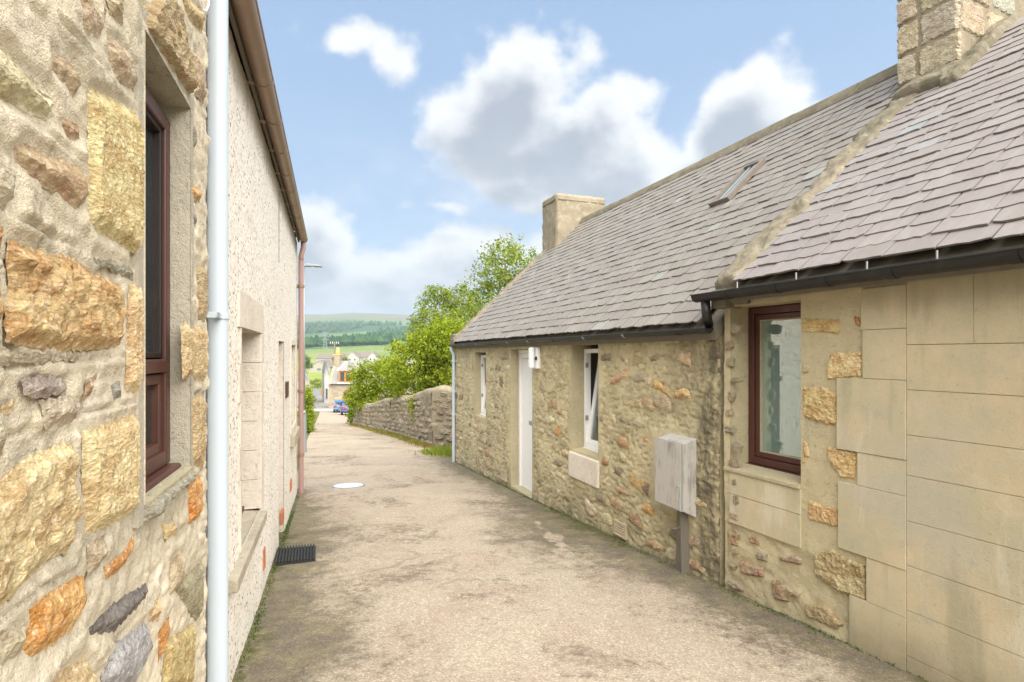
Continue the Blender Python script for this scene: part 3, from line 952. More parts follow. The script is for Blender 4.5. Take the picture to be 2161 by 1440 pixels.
    # window
    win = empty('window', (0, 0, 0)); win.parent = h
    y0, y1 = dp - .07, dp
    zb, zt = oz0 + .022, oz1 - .055
    mb = MB(); casing(mb, ox0 + .004, ox1 - .004, zb, zt, y0, y1, .05)
    zm = FS.uv(348, 772, dp)[1]
    mb.box(ox0 + .046, ox1 - .046, y0, y1 + .004, zm - .022, zm + .022)
    mb.build('frame', M['brown_frame'], win, bevel=.006)
    mb = MB(); casing(mb, ox0 + .05, ox1 - .05, zb + .046, zm - .026, y0 + .012, y1 - .012, .035)
    mb.build('lower_sash', M['brown_frame'], win, bevel=.005)
    mb = MB(); casing(mb, ox0 + .05, ox1 - .05, zm + .026, zt - .046, y0 + .012, y1 - .012, .02)
    mb.build('upper_sash', M['brown_dark'], win, bevel=.004)
    for a, b in ((zb + .06, zm - .04), (zm + .04, zt - .06)):
        MB().box(ox0 + .06, ox1 - .06, y0 + .026, y0 + .034, a, b).build('pane', M['glass'], win)
    mb = MB(); mb.box(ox0 + .004, ox1 - .004, y1 - .01, y1 + .035, zb - .03, zb - .001)
    mb.build('sill_board', M['brown_frame'], win, bevel=.008)
    # dark room behind, body of the house, corner return
    room(h, ox0 - .3, ox1 + .3, dp - .12, -2.2, oz0 - .5, oz1 + .3)
    MB().box(.0, .03, -3.5, -.02, zl, 3.75).build('gable_return', M['mortar_left'], h)
    house_shell(h, 0.03, u1, -5.2, zl, 3.75, M['mortar_left'], 2.2, M['slate_mid'])
    # loop of white cable poking over the corner near the top
    p = [FS.uv(x, y, .03) for x, y in ((418, -30), (421, 5), (426, 20), (434, 24), (440, 12), (441, -30))]
    MB().tube([(u, .03, z) for u, z in p], .0042, 8).build('cable', M['white'], h, smooth_=True)
    return h

def room(h, u0, u1, ya, yb, z0, z1, mat=None):
    mb = MB()
    mb.quad((u0, yb, z0), (u1, yb, z0), (u1, yb, z1), (u0, yb, z1))
    mb.quad((u0, ya, z0), (u0, yb, z0), (u0, yb, z1), (u0, ya, z1)); mb.quad((u1, ya, z0), (u1, yb, z0), (u1, yb, z1), (u1, ya, z1))
    mb.quad((u0, ya, z0), (u1, ya, z0), (u1, yb, z0), (u0, yb, z0)); mb.quad((u0, ya, z1), (u1, ya, z1), (u1, yb, z1), (u0, yb, z1))
    return mb.build('room', mat or M['room'], h)

def house_shell(h, u0, u1, yb, z0, z1, mat, rise, rmat, front=False):
    """Side and back walls, gables and a plain double-pitched roof for a house seen only from its front."""
    ym = yb / 2
    mb = MB()
    for u in (u0, u1):
        a, b = (u, u + .02) if u == u0 else (u - .02, u)
        mb.prism([(-.02, z0), (yb, z0), (yb, z1), (ym, z1 + rise), (-.02, z1)], 0, a, b)
    mb.box(u0, u1, yb - .02, yb, z0, z1)
    mb.build('gable_and_back_wall', mat, h)
    mb = MB()
    sl = rise / abs(ym)
    mb.prism([(.085, z1 - .085 * sl), (ym, z1 + rise), (yb - .2, z1 - .2 * sl), (yb - .2, z1 - .2 * sl + .06), (ym, z1 + rise + .06), (.085, z1 - .085 * sl + .04)], 0, u0 - .05, u1 + .05)
    mb.build('roof', rmat, h)

M['sill_stone'] = m_mortar('weathered_sill', (.44, .385, .295), (.36, .31, .235), (.50, .45, .36), moss=(.20, .19, .10), stain=.5)

# ------------------------------------------------------------------ pebbledashed house
def build_pebble_house():
    h = empty('pebbledash_house', (FP.o.x, FP.o.y, 0), FP.rot, 'cream pebbledashed house with brown gutter and pink downpipe at its far corner', 'house', 'houses along the lane')
    F = FP
    u1, zl, zt = 6.55, -.75, 3.30
    w1 = (F.uv(548, 900)[0], F.uv(506, 900)[0], .60, F.uv(506, 692)[1])
    dr = (F.uv(599, 900)[0], F.uv(588, 900)[0], F.ground(F.uv(590, 900)[0]) - .05, F.uv(588, 719)[1])
    w2 = (F.uv(622.5, 900)[0], F.uv(613.5, 900)[0], F.uv(613, 917)[1], F.uv(613, 728)[1])
    z_sill1 = .47
    w1 = (w1[0], w1[1], z_sill1, w1[3])
    def fn(U, Z):
        return (fbm(U * 2, Z * 2, 11, 3) - .5) * .012 + (fbm(U * 60, Z * 60, 12, 2) - .5) * .006
    w = wall_sheet('wall', M['pebble'], h, 0, u1, zl, zt, .03, [w1, dr, w2], fn)
    # smooth cement margins round the first window: lintel block, long and short blocks either side
    def block(x0, x1, z0, z1, th=.012, mat='smooth_band', name='margin_block'):
        return MB().box(x0, x1, -.02, th, z0, z1).build(name, M[mat], h, bevel=.003)
    top = w1[3]
    block(w1[0] - .13, w1[1] + .09, top + .002, F.uv(507, 614)[1], .014)
    edges = [top, F.uv(503, 771)[1], F.uv(503, 852)[1], F.uv(500, 944)[1], F.uv(500, 1020)[1], z_sill1]
    for k in range(5):
        a, b = edges[k + 1] + .003, edges[k] - .001
        block(w1[1] + .001, w1[1] + (.045 if k % 2 == 0 else .085), a, b)
        block(w1[0] - (.17 if k % 2 == 0 else .10), w1[0] - .001, a, b)
    # reveals
    dpt = -.16
    def reveal(hole, d, joints=0, mat='smooth_band'):
        x0, x1, z0, z1 = hole
        if joints:
            for k in range(joints):
                a = z0 + (z1 - z0) * k / joints; b = z0 + (z1 - z0) * (k + 1) / joints
                MB().box(x0 - .04, x0, d - .08, .008, a + .003, b).build('reveal_block', M[mat], h, bevel=.002)
        else:
            MB().box(x0 - .04, x0, d - .08, -.004, z0, z1).build('reveal', M[mat], h)
        MB().box(x1, x1 + .04, d - .08, -.004, z0, z1).build('reveal', M[mat], h)
        MB().box(x0 - .04, x1 + .04, d - .08, -.006, z1, z1 + .04).build('reveal_head', M[mat], h)
    reveal(w1, dpt, 6)
    reveal(dr, -.2); reveal(w2, -.12)
    def window(hole, d, name='window'):
        x0, x1, z0, z1 = hole
        win = empty(name); win.parent = h
        mb = MB(); casing(mb, x0 + .002, x1 - .002, z0 + .03, z1 - .002, d - .06, d, .05); mb.build('frame', M['brown_frame'], win, bevel=.005)
        MB().box(x0 + .05, x1 - .05, d - .035, d - .027, z0 + .08, z1 - .05).build('pane', M['glass'], win)
        MB().box(x0 + .002, x1 - .002, d - .05, d + .06, z0, z0 + .034).build('sill_board', M['brown_frame'], win, bevel=.006)
        room(h, x0 - .2, x1 + .2, d - .08, d - 1.5, z0 - .4, z1 + .2)
    window(w1, dpt); window(w2, -.10)
    # door set deep in its opening
    d = empty('door'); d.parent = h
    x0, x1, z0, z1 = dr
    mb = MB(); casing(mb, x0 + .002, x1 - .002, z0, z1 - .002, -.26, -.19, .05); mb.build('door_frame', M['white'], d, bevel=.004)
    MB().box(x0 + .05, x1 - .05, -.25, -.21, z0 + .05, z1 - .05).build('door_leaf', M['brown_frame'], d)
    mb = MB(); mb.tube([(x0 + .12, -.21, z0 + 1.0), (x0 + .12, -.16, z0 + 1.0), (x0 + .22, -.16, z0 + 1.0)], .01); mb.build('handle', M['metal'], d)
    # sills
    mb = MB(); mb.prism([(dpt, z_sill1 + .0), (.048, z_sill1 - .016), (.048, z_sill1 - .085), (-.02, z_sill1 - .085)], 0, w1[0] - .012, F.uv(501, 1186, .046)[0])
    mb.build('window_sill', M['sill_stone'], h, bevel=.006)
    mb = MB(); mb.prism([(-.1, w2[2] + .0), (.06, w2[2] - .015), (.06, w2[2] - .16), (-.02, w2[2] - .16)], 0, w2[0] - .06, w2[1] + .08)
    mb.build('window_sill', M['sill_stone'], h, bevel=.006)
    mb = MB(); casing(mb, w2[0] - .09, w2[1] + .07, w2[2], w2[3] + .07, -.01, .013, .068); mb.build('margin', M['smooth_band'], h, bevel=.003)
    # terracotta airbricks
    for px, py0, py1, wd in ((556, 1158, 1200, .10), (596, 1078, 1103, .2), (613, 1013, 1036, .22)):
        u, za = F.uv(px, py0); _, zb = F.uv(px, py1)
        mb = MB(); casing(mb, u - wd / 2, u + wd / 2, zb, za, -.02, .010, .012)
        n = 5
        for i in range(n):
            x = u - wd / 2 + .012 + (wd - .024) * (i + .5) / n
            mb.box(x - .008, x + .008, -.02, .006, zb + .012, za - .012)
        mb.build('airbrick', M['terracotta'], h)
    # little brown name board beside the door
    u, za = F.uv(603.5, 806); _, zb = F.uv(603.5, 839)
    mb = MB(); mb.box(u - .13, u + .13, -.01, .022, zb, za); mb.build('name_board', M['brown_frame'], h, bevel=.006)
    # gutter with sockets and clips, swan neck and pink downpipe at the far corner
    gy, gzv = .092, 3.335
    g_ = gutter('gutter', M['brown_gutter'], h, .02, 6.1, gy, gzv, .056)
    for k, u in enumerate([.35, .95, 1.6, 2.2, 2.75, 3.3, 3.9, 4.5, 5.1]):
        gutter_clip('clip', M['brown_gutter'], g_, u, gy, gzv, .056, .06 if k in (4, 7) else .035)
    MB().box(-.05, u1, .01, .032, zt + .002, zt + .17).build('fascia', M['wood_old'], h)
    gu = .10
    pz = F.ground(gu)
    dpp = empty('downpipe'); dpp.parent = h
    MB().tube([(gu, gy, gzv - .055), (gu, gy, gzv - .13), (gu, .06, gzv - .27), (gu, .06, gzv - .34)], .036, 12).build('swan_neck', M['pink_pipe'], dpp, smooth_=True)
    MB().tube([(gu, .06, gzv - .33), (gu, .06, pz - .05)], .037, 14).build('pipe', M['pink_pipe'], dpp, auto=True)
    for z in (2.62, 1.05, .10):
        mb = MB(); mb.tube([(gu, .06, z - .02), (gu, .06, z + .02)], .047, 12); mb.box(gu - .085, gu + .085, 0, .02, z - .018, z + .018)
        mb.build('bracket', M['brown_gutter'], dpp)
    # hairline crack that runs down the wall from the gutter
    us, zs = F.uv(588, 440)[0], F.uv(588, 555)[1]
    pts = [(us + rng.uniform(-.006, .006), .004, 3.22 - (3.22 - zs) * t / 9) for t in range(10)]
    MB().tube(pts, .0025, 5).build('wall_cable', M['wood_old'], h)
    house_shell(h, 0, u1, -5.5, zl, zt + .13, M['pebble'], 2.6, M['slate_mid'])
    return h

def build_white_pipe():
    p = empty('soil_pipe', (FP.o.x, FP.o.y, 0), FP.rot, 'tall pale white soil pipe standing where the stone house meets the pebbledash', 'pipe')
    u, z = FP.uv(457, 700, .04)
    MB().tube([(u, .045, FP.ground(u) - .1), (u, .045, 4.3)], .0395, 24).build('pipe', M['white_pipe'], p, auto=True)
    uz, zb = FP.uv(450, 665, .045)
    mb = MB(); mb.tube([(u, .045, zb - .012), (u, .045, zb + .012)], .044, 24)
    mb.box(u + .03, u + .105, .05, .066, zb - .012, zb + .012); mb.box(u + .085, u + .105, .02, .066, zb - .012, zb + .012)
    mb.build('bracket', M['white_pipe'], p, bevel=.002)
    return p

def chip_stone(parent, u, z, wd, hh, color, r, seed, off=None):
    n = r.randint(4, 6)
    wd *= 1.18; hh *= .92
    rot = r.uniform(-.22, .25)
    pl = []
    for k in range(n):
        a = 2 * math.pi * (k + .5 + r.uniform(-.32, .32)) / n
        q = r.uniform(.66, 1.08) / max(.72, max(abs(math.cos(a)), abs(math.sin(a))))
        x, y = math.cos(a) * q * wd * .5, math.sin(a) * q * hh * .5
        pl.append((u + x * math.cos(rot) - y * math.sin(rot), z + x * math.sin(rot) + y * math.cos(rot)))
    return rock('stone', pl, parent, M['rock_small'], color, res=.024, base=.003, amp=.0075, edge=.016, seed=seed, sink=.016, off=r.uniform(.000, .008) if off is None else off + .004, flat=False)

# ------------------------------------------------------------------ the cottage
def build_cottage():
    h = empty('cottage', (FC.o.x, FC.o.y, 0), FC.rot, 'low slate roofed rubble cottage with white door and white windows down the lane', 'house', 'houses along the lane')
    F = FC
    uE, zl, zt = 8.05, -.95, 1.80
    win1 = (F.uv(1262.5, 800)[0], F.uv(1206, 800)[0], F.uv(1206, 948)[1], F.uv(1206, 728)[1])
    win2 = (F.uv(1025, 800)[0], F.uv(1002, 800)[0], F.uv(1002, 876)[1], F.uv(1002, 744)[1])
    du0, du1 = F.uv(1123, 800)[0], F.uv(1078, 800)[0]
    door = (du0, du1, F.ground((du0 + du1) / 2) - .02, F.uv(1078, 738)[1])
    holes = [win1, win2, door]
    bu0, bu1 = F.uv(1455, 1000)[0], F.uv(1378, 1000)[0]
    bz1, bz0 = F.uv(1383, 922)[1], F.uv(1383, 1062)[1]
    st = []     # stones are set out in courses, skipping the openings
    r = random.Random(12)
    z = -.85
    while z < 1.74:
        hh = r.uniform(.12, .22)
        u = .10 + r.uniform(0, .2)
        while u < uE - .1:
            wd = r.uniform(.15, .40) * (1.0 if hh > .15 else .8)
            c, zc = u + wd / 2, z + hh / 2
            u += wd + r.uniform(.02, .05)
            if zc < F.ground(c) + .03: continue
            m = .07
            if any(q[0] - m - wd * .35 < c < q[1] + m + wd * .35 and q[2] - m < zc < q[3] + m for q in holes): continue
            if bu0 - .1 < c < bu1 + .1 and bz0 - .06 < zc < bz1 + .1: continue
            if win1[0] - .1 < c < win1[1] + .1 and win1[2] - .4 < zc < win1[2]: continue
            st.append((c, zc, wd, hh))
        z += hh + r.uniform(.015, .035)
    def fn(U, Z):
        y = (fbm(U * 2, Z * 2.4, 31, 3) - .5) * .05 + (fbm(U * 4, Z * 6, 32, 3, .6) - .5) * .012 + (.4 - ridge(U * 11 + Z * 3, Z * 21, 33, 4, .68)) * .015
        pits = smooth((fbm(U * 15 + Z * 5, Z * 34, 36, 3, .6) - .58) / .06)
        y = y - pits * .011
        for q in holes:
            d = np.maximum(np.maximum(q[0] - U, U - q[1]), np.maximum(q[2] - Z, Z - q[3]))
            k = smooth((d + .02) / .16)
            y = y * k + .006 * (1 - k)
        k = smooth((np.maximum(np.maximum(bu0 - U, U - bu1), np.maximum(bz0 - Z, Z - bz1))) / .10)
        return y * k + .008 * (1 - k)
    def stain(U, Z):
        # algae runs where the gutters meet, and damp at the foot of the wall
        n = fbm(U * 4, Z * 1.6, 37, 4)
        a = 1.25 * np.exp(-((U - .10 - .05 * np.sin(Z * 3)) / .13) ** 2) + .75 * np.exp(-((U - .42) / .22) ** 2) * smooth((Z - .9) / .8)
        foot = np.array([F.ground(float(q)) for q in U[:, 0]])[:, None]
        b = 1.1 * np.exp(-((U - .25) / .38) ** 2) * np.exp(-np.maximum(0, Z - foot) / .12)
        c = .75 * np.exp(-np.maximum(0, 1.80 - Z) / .09) * (n > .42)
        return np.maximum(np.maximum(a * (.55 + n), b), np.maximum(c, .8 * (.3 + n) * np.exp(-np.maximum(0, Z - foot) / .13)))
    w = wall_sheet('wall', M['mortar_mid'], h, -.02, uE, zl, zt, .0135, holes, fn, stain)
    pal = [(.46, .385, .24)] * 6 + [(.37, .305, .195)] * 6 + [(.47, .36, .205)] * 4 + [(.43, .29, .16)] * 2 + [(.50, .39, .22)] * 2 + [(.32, .26, .17)] * 5 + [(.26, .215, .15)] * 3 + [(.40, .30, .19)] * 2
    n = 0
    special = [((1395, 820), .30, .17, (.60, .41, .16)), ((1440, 835), .22, .13, (.55, .36, .16)), ((1178, 910), .26, .17, (.50, .25, .09)), ((1312, 933), .22, .17, (.42, .25, .12)),
               ((1275, 975), .17, .12, (.36, .22, .12)), ((1345, 1020), .24, .17, (.52, .36, .15)), ((1360, 1030), .15, .16, (.23, .17, .12)), ((1342, 1100), .26, .2, (.36, .25, .14)), ((1362, 930), .16, .1, (.50, .28, .13)), ((1180, 870), .12, .09, (.36, .22, .12)), ((1270, 885), .14, .07, (.33, .2, .12)), ((1365, 1075), .2, .12, (.52, .32, .12))]
    sp = [(F.uv(*p)) for p, *_ in special]
    for i, (c, zc, wd, hh) in enumerate(st):
        if n >= 285: break
        if any(abs(c - a) < .2 and abs(zc - b) < .14 for a, b in sp): continue
        hide = r.random()
        if hide < .10: continue
        colr = jitter(pal[r.randrange(len(pal))], r, .16)
        chip_stone(w, c, zc, wd * r.uniform(.7, 1.25), hh * r.uniform(.6, 1.15), colr, r, 1000 + n)
        n += 1
    for (p, wd, hh, colr), (a, b) in zip(special, sp):
        chip_stone(w, a, b, wd, hh, colr, r, 2000 + int(a * 100), .004)
    # jambs, heads and ledges
    d1 = -.17
    def jambs(q, d, sill=True):
        MB().box(q[1], q[1] + .05, d - .1, -.001, q[2] - .03, q[3] + .03).build('jamb', M['cement_grey'], h)
        MB().box(q[0] - .05, q[0], d - .1, -.001, q[2] - .03, q[3] + .03).build('jamb', M['cement_grey'], h)
        MB().box(q[0] - .05, q[1] + .05, d - .1, -.003, q[3], q[3] + .05).build('lintel', M['cement'], h)
        if sill: MB().prism([(d - .1, q[2] + .02), (d - .1, q[2] - .03), (-.004, q[2] - .03), (-.004, q[2] + .001)], 0, q[0], q[1]).build('sill_slab', M['cement'], h)
    jambs(win1, d1); jambs(win2, -.12); jambs(door, d1, False)
    z0 = F.uv(1206, 1005)[1]
    mb = MB(); mb.prism([(d1, win1[2] + .012), (.026, win1[2] - .03), (.026, z0), (-.03, z0)], 0, win1[0] - .03, win1[1] + .04)
    mb.build('window_sill', M['smooth_band'], h, bevel=.012)
    def window(q, big):
        win = empty('window'); win.parent = h
        x0, x1, z0, z1 = q[0] + .003, q[1] - .003, q[2] + .022, q[3] - .05
        y = d1 if big else -.12
        mb = MB(); casing(mb, x0, x1, z0, z1, y - .07, y, .05); mb.build('frame', M['white'], win, bevel=.005)
        MB().box(x0, x1, y - .065, y + .02, z0 - .02, z0 - .001).build('sill_board', M['white'], win, bevel=.004)
        # the casement is tilted inwards at its head
        SM = Matrix.Translation(((x0 + x1) / 2, y - .02, z0 + .05)) @ Matrix.Rotation(math.radians(9 if big else 7.5), 4, 'X')
        sw, sh = (x1 - x0) / 2 - .045, z1 - z0 - .10
        mb = MB(); casing(mb, -sw, sw, 0, sh, -.045, .012, .055)
        sf = mb.build('sash_frame', M['white'], win, bevel=.005)
        sf.matrix_local = SM
        pn = MB().box(-sw + .05, sw - .05, -.022, -.014, .05, sh - .05).build('pane', M['glass'], win)
        pn.matrix_local = SM
        for zz in (z0 + .36, z1 - .2):
            MB().box(x1 - .06, x1 - .045, y - .03, y + .004, zz - .03, zz + .03).build('hinge', M['metal'], win)
        # curtain inside
        mb = MB(); n = 16; xa, xb = x0 + .02, x0 + (x1 - x0) * .96
        vs = []
        for i in range(n + 1):
            x = xa + (xb - xa) * i / n
            vs += [(x, y - .42 + .02 * math.sin(i * 2.1), z0 + .02), (x, y - .42 + .02 * math.sin(i * 2.1), z1)]
        mb.add(vs, [(2 * i, 2 * i + 2, 2 * i + 3, 2 * i + 1) for i in range(n)])
        mb.build('curtain', M['curtain'], win, smooth_=True)
        room(h, q[0] - .15, q[1] + .15, y - .1, y - 1.6, q[2] - .3, q[3] + .1)
    window(win1, True); window(win2, False)
    # white door and frame
    d = empty('door'); d.parent = h
    x0, x1, z0, z1 = door[0] + .003, door[1] - .003, door[2] - .05, door[3] - .06
    dp = -.13
    mb = MB(); wd = .075
    mb.box(x0, x0 + wd, dp - .07, dp, z0, z1); mb.box(x1 - wd, x1, dp - .07, dp, z0, z1); mb.box(x0 + wd, x1 - wd, dp - .07, dp, z1 - wd, z1)
    mb.build('door_frame', M['white_paint'], d, bevel=.006)
    mb = MB(); mb.box(x0, x1, dp - .065, dp + .006, z1 + .003, z1 + .055); mb.build('frame_head', M['white_paint'], d, bevel=.004)
    mb = MB(); mb.box(x0 + wd + .004, x1 - wd - .004, dp - .06, dp - .028, z0, z1 - wd - .004)
    mb.build('door_leaf', M['white_paint'], d, bevel=.004)
    zz = F.uv(1116, 893, dp)[1]
    mb = MB(); mb.box(x0 + .25, x0 + .48, dp - .03, dp - .018, zz - .03, zz + .03); mb.build('letter_flap', M['metal'], d, bevel=.003)
    mb = MB(); mb.box(x0 - .02, x1 + .02, dp - .1, -.005, z0, F.ground((x0 + x1) / 2) + .018); mb.build('threshold', M['cement_grey'], d, bevel=.004)
    # louvred air vents near the ground
    for px, py, s in ((1310, 1117, 1), (1145, 1052, .8), (1064, 1003, 1.15), (972, 947, .9)):
        u, z = F.uv(px, py)
        v = MB(); casing(v, u - .11 * s, u + .11 * s, z - .075 * s, z + .075 * s, -.02, .018, .014)
        for i in range(5):
            zz = z - .055 * s + .027 * s * i
            v.prism([(.0, zz), (.016, zz - .008), (.016, zz - .002), (.0, zz + .012)], 0, u - .096 * s, u + .096 * s)
        v.build('air_vent', M['cement_pink'], h)
    # timber plate, roof slope with slates, ridge, skew, chimney
    ye, ze, yr, zr = .08, 1.835, -2.80, 4.585
    pitch = math.atan2(zr - ze, ye - yr); L = math.hypot(zr - ze, ye - yr)
    roof = MB()
    roof.prism([(ye - .02, ze - .02), (yr, zr), (yr * 2 - .1, ze - .05), (yr * 2 - .1, ze - .15), (yr, zr - .12), (ye - .05, ze - .12)], 0, -.02, uE + .02)
    roof = roof.build('roof', M['wood_old'], h)
    # rooflight
    sky_u, sky_s = 1.60, 2.62
    def skip(u, s): return abs(u - sky_u) < .20 and -.10 < s - (sky_s - .48) < .70
    camloc = Vector((F.d.dot(Vector((0, 0, 0)) - F.o), F.n.dot(Vector((0, 0, 0)) - F.o), EYE))
    slates(roof, M['slate_mid'], .10, uE - .22, ye, ze, pitch, L - .08, .152, .205, 300, 5, skip, campos=camloc)
    def on_roof(u, s, off): return Vector((u, ye - s * math.cos(pitch) + off * math.sin(pitch), ze + s * math.sin(pitch) + off * math.cos(pitch)))
    RM = Matrix.Translation((0, ye, ze)) @ Matrix(((-1, 0, 0, 0), (0, -math.cos(pitch), math.sin(pitch), 0), (0, math.sin(pitch), math.cos(pitch), 0), (0, 0, 0, 1)))
    rl = empty('rooflight'); rl.parent = h
    rl.matrix_local = RM
    a, b = sky_s - .48, sky_s + .26
    mb = MB(); casing(mb, -sky_u - .16, -sky_u + .16, a, b, 0, 1, .035)
    mb.v = [(x, z, .03 + y * .06) for x, y, z in mb.v]
    mb.build('frame', M['roof_frame'], rl, bevel=.005)
    MB().box(-sky_u - .13, -sky_u + .13, a + .04, b - .04, .05, .056).build('pane', M['glass_dark'], rl)
    mb = MB()
    for dx in (-.045, .045): mb.box(-sky_u + dx - .012, -sky_u + dx + .012, a + .03, b - .03, .054, .068)
    mb.build('glazing_bar', M['metal'], rl)
    MB().box(-sky_u - .18, -sky_u + .18, a - .14, a + .01, .026, .034).build('flashing', M['lead'], rl)
    # ridge: cement bed with a rounded cap, cast in lengths
    for k in range(9):
        u0 = k * .86; u1 = min(uE - .7, u0 + .852)
        if u1 - u0 < .1: continue
        mb = MB(); n = 8
        jz = rng.uniform(-.006, .006)
        prof = [(yr + .16, zr - .10), (yr + .15, zr - .045)] + [(yr + .10 * math.cos(t), zr + jz + .02 + .05 * math.sin(t)) for t in [math.pi * j / n for j in range(n + 1)]] + [(yr - .15, zr - .05), (yr - .16, zr - .10)]
        mb.prism(prof, 0, u0, u1).build('ridge_length', M['skew'], h, auto=True)
    def skew(name, u0, u1, s0, s1, up, mat, k=90, seed=0, plane=None, drop=.10):
        """rough mortar coping up a gable"""
        ye_, ze_, pt = plane
        us = np.linspace(u0, u1, 17); ss = np.linspace(s0, s1, k)
        U, S_ = np.meshgrid(us, ss, indexing='ij')
        t = (U - u0) / (u1 - u0)
        hgt = up * np.minimum(1, 5 * np.minimum(t, 1 - t) + .0) + (fbm(U * 9, S_ * 7, seed, 4, .6) - .5) * .07 + (fbm(U * 40, S_ * 30, seed + 2, 3, .6) - .5) * .035
        hgt = np.where((t < .01) | (t > .99), -drop, hgt)
        en = smooth((S_ - s0) / .07) * smooth((s1 - S_) / .05)
        hgt = -drop + (hgt + drop) * en
        UU = U + (fbm(U * 3, S_ * 6, seed + 7, 4, .6) - .5) * .13
        Yy = ye_ - S_ * math.cos(pt) + hgt * math.sin(pt); Zz = ze_ + S_ * math.sin(pt) + hgt * math.cos(pt)
        idx = np.arange(U.size).reshape(U.shape)
        f = np.stack([idx[:-1, :-1].ravel(), idx[:-1, 1:].ravel(), idx[1:, 1:].ravel(), idx[1:, :-1].ravel()], 1)
        me = np_mesh(name, np.stack([UU.ravel(), Yy.ravel(), Zz.ravel()], 1), f, True)
        bm = bmesh.new(); bm.from_mesh(me)
        ed = [e for e in bm.edges if e.is_boundary]
        bmesh.ops.holes_fill(bm, edges=ed, sides=0)
        bmesh.ops.recalc_face_normals(bm, faces=bm.faces); bm.to_mesh(me); bm.free()
        return me
    link('skew', skew('skew', uE - .24, uE + .06, -.04, L + .0, .075, None, 120, 3, (ye, ze, pitch)), M['skew'], h)
    # far kneeler block under the skew
    mb = MB(); mb.box(uE - .22, uE + .06, -.1, .10, ze - .06, ze + .20); mb.build('kneeler', M['skew'], h, bevel=.02)
    # far chimney
    cu0, cu1, cy0, cy1 = uE - .72, uE + .04, -2.08, -3.30
    c = MB(); nseg = 10
    chim = box_rough('chimney', cu0, cu1, cy1, cy0, zr - 1.1, 5.02, .05, 60, .022)
    ch = link('chimney', chim, M['harl'], h)
    chim = box_rough('chimney_cope', cu0 - .008, cu1 + .008, cy1 - .008, cy0 + .008, 4.95, 5.14, .05, 64, .016, round_=.035)
    link('cope', chim, M['harl'], ch)
    # eaves: gutter on brackets, end downpipe
    gy, gz_ = .105, 1.802
    g_ = gutter('gutter', M['black'], h, -.02, uE + .05, gy, gz_, .038)
    for k in range(10):
        gutter_clip('bracket', M['metal'] if k % 3 else M['black'], g_, .35 + k * .82, gy, gz_, .038, .03, tab=False)
    MB().box(0, uE, -.01, .035, 1.765, 1.83).build('wall_plate', M['wood_old'], h)
    gb = empty('downpipe'); gb.parent = h
    u = uE - .04
    MB().tube([(u, gy, gz_ - .04), (u, gy, gz_ - .1), (u, .05, gz_ - .2), (u, .05, F.ground(u) - .05)], .036, 14).build('pipe', M['white_pipe'], gb, auto=True)
    for z in (1.45, .80, .30):
        mb = MB(); mb.tube([(u, .05, z - .025), (u, .05, z + .025)], .043, 14); mb.box(u - .07, u + .07, -.01, .02, z - .015, z + .015); mb.build('bracket', M['white_pipe'], gb)
    # gables and back
    mb = MB()
    for a, b in ((0, .03), (uE - .03, uE)):
        mb.prism([(-.02, zl), (yr * 2, zl), (yr * 2, 1.78), (yr, zr - .1), (-.02, 1.78)], 0, a, b)
    mb.box(0.03, uE - .03, yr * 2 - .02, yr * 2, zl, 1.78)
    mb.build('gable_and_back_wall', M['mortar_mid'], h)
    return h, skew

def box_rough(name, x0, x1, y0, y1, z0, z1, step, seed, amp, round_=.02):
    """a stack with worn edges and uneven faces"""
    bm = bmesh.new()
    bmesh.ops.create_cube(bm, size=1)
    for v in bm.verts:
        v.co = ((x0 + x1) / 2 + v.co.x * (x1 - x0), (y0 + y1) / 2 + v.co.y * (y1 - y0), (z0 + z1) / 2 + v.co.z * (z1 - z0))
    bmesh.ops.bevel(bm, geom=bm.edges[:], offset=round_, segments=2, affect='EDGES')
    for ax, (a, b) in enumerate(((x0, x1), (y0, y1), (z0, z1))):
        n = int((b - a) / step)
        for i in range(1, n):
            p = [0, 0, 0]; p[ax] = a + (b - a) * i / n
            q = [0, 0, 0]; q[ax] = 1
            bmesh.ops.bisect_plane(bm, geom=bm.verts[:] + bm.edges[:] + bm.faces[:], plane_co=p, plane_no=q)
    bm.normal_update()
    co = np.array([v.co[:] for v in bm.verts])
    nz = (fbm((co[:, 0] + co[:, 1]) * 8, co[:, 2] * 8, seed, 4) - .5) * amp * 2
    nrm = [v.normal.copy() for v in bm.verts]
    for v, d, q in zip(bm.verts, nz, nrm): v.co += q * float(d)
    for f in bm.faces: f.smooth = True
    me = bpy.data.meshes.new(name); bm.to_mesh(me); bm.free()
    return me

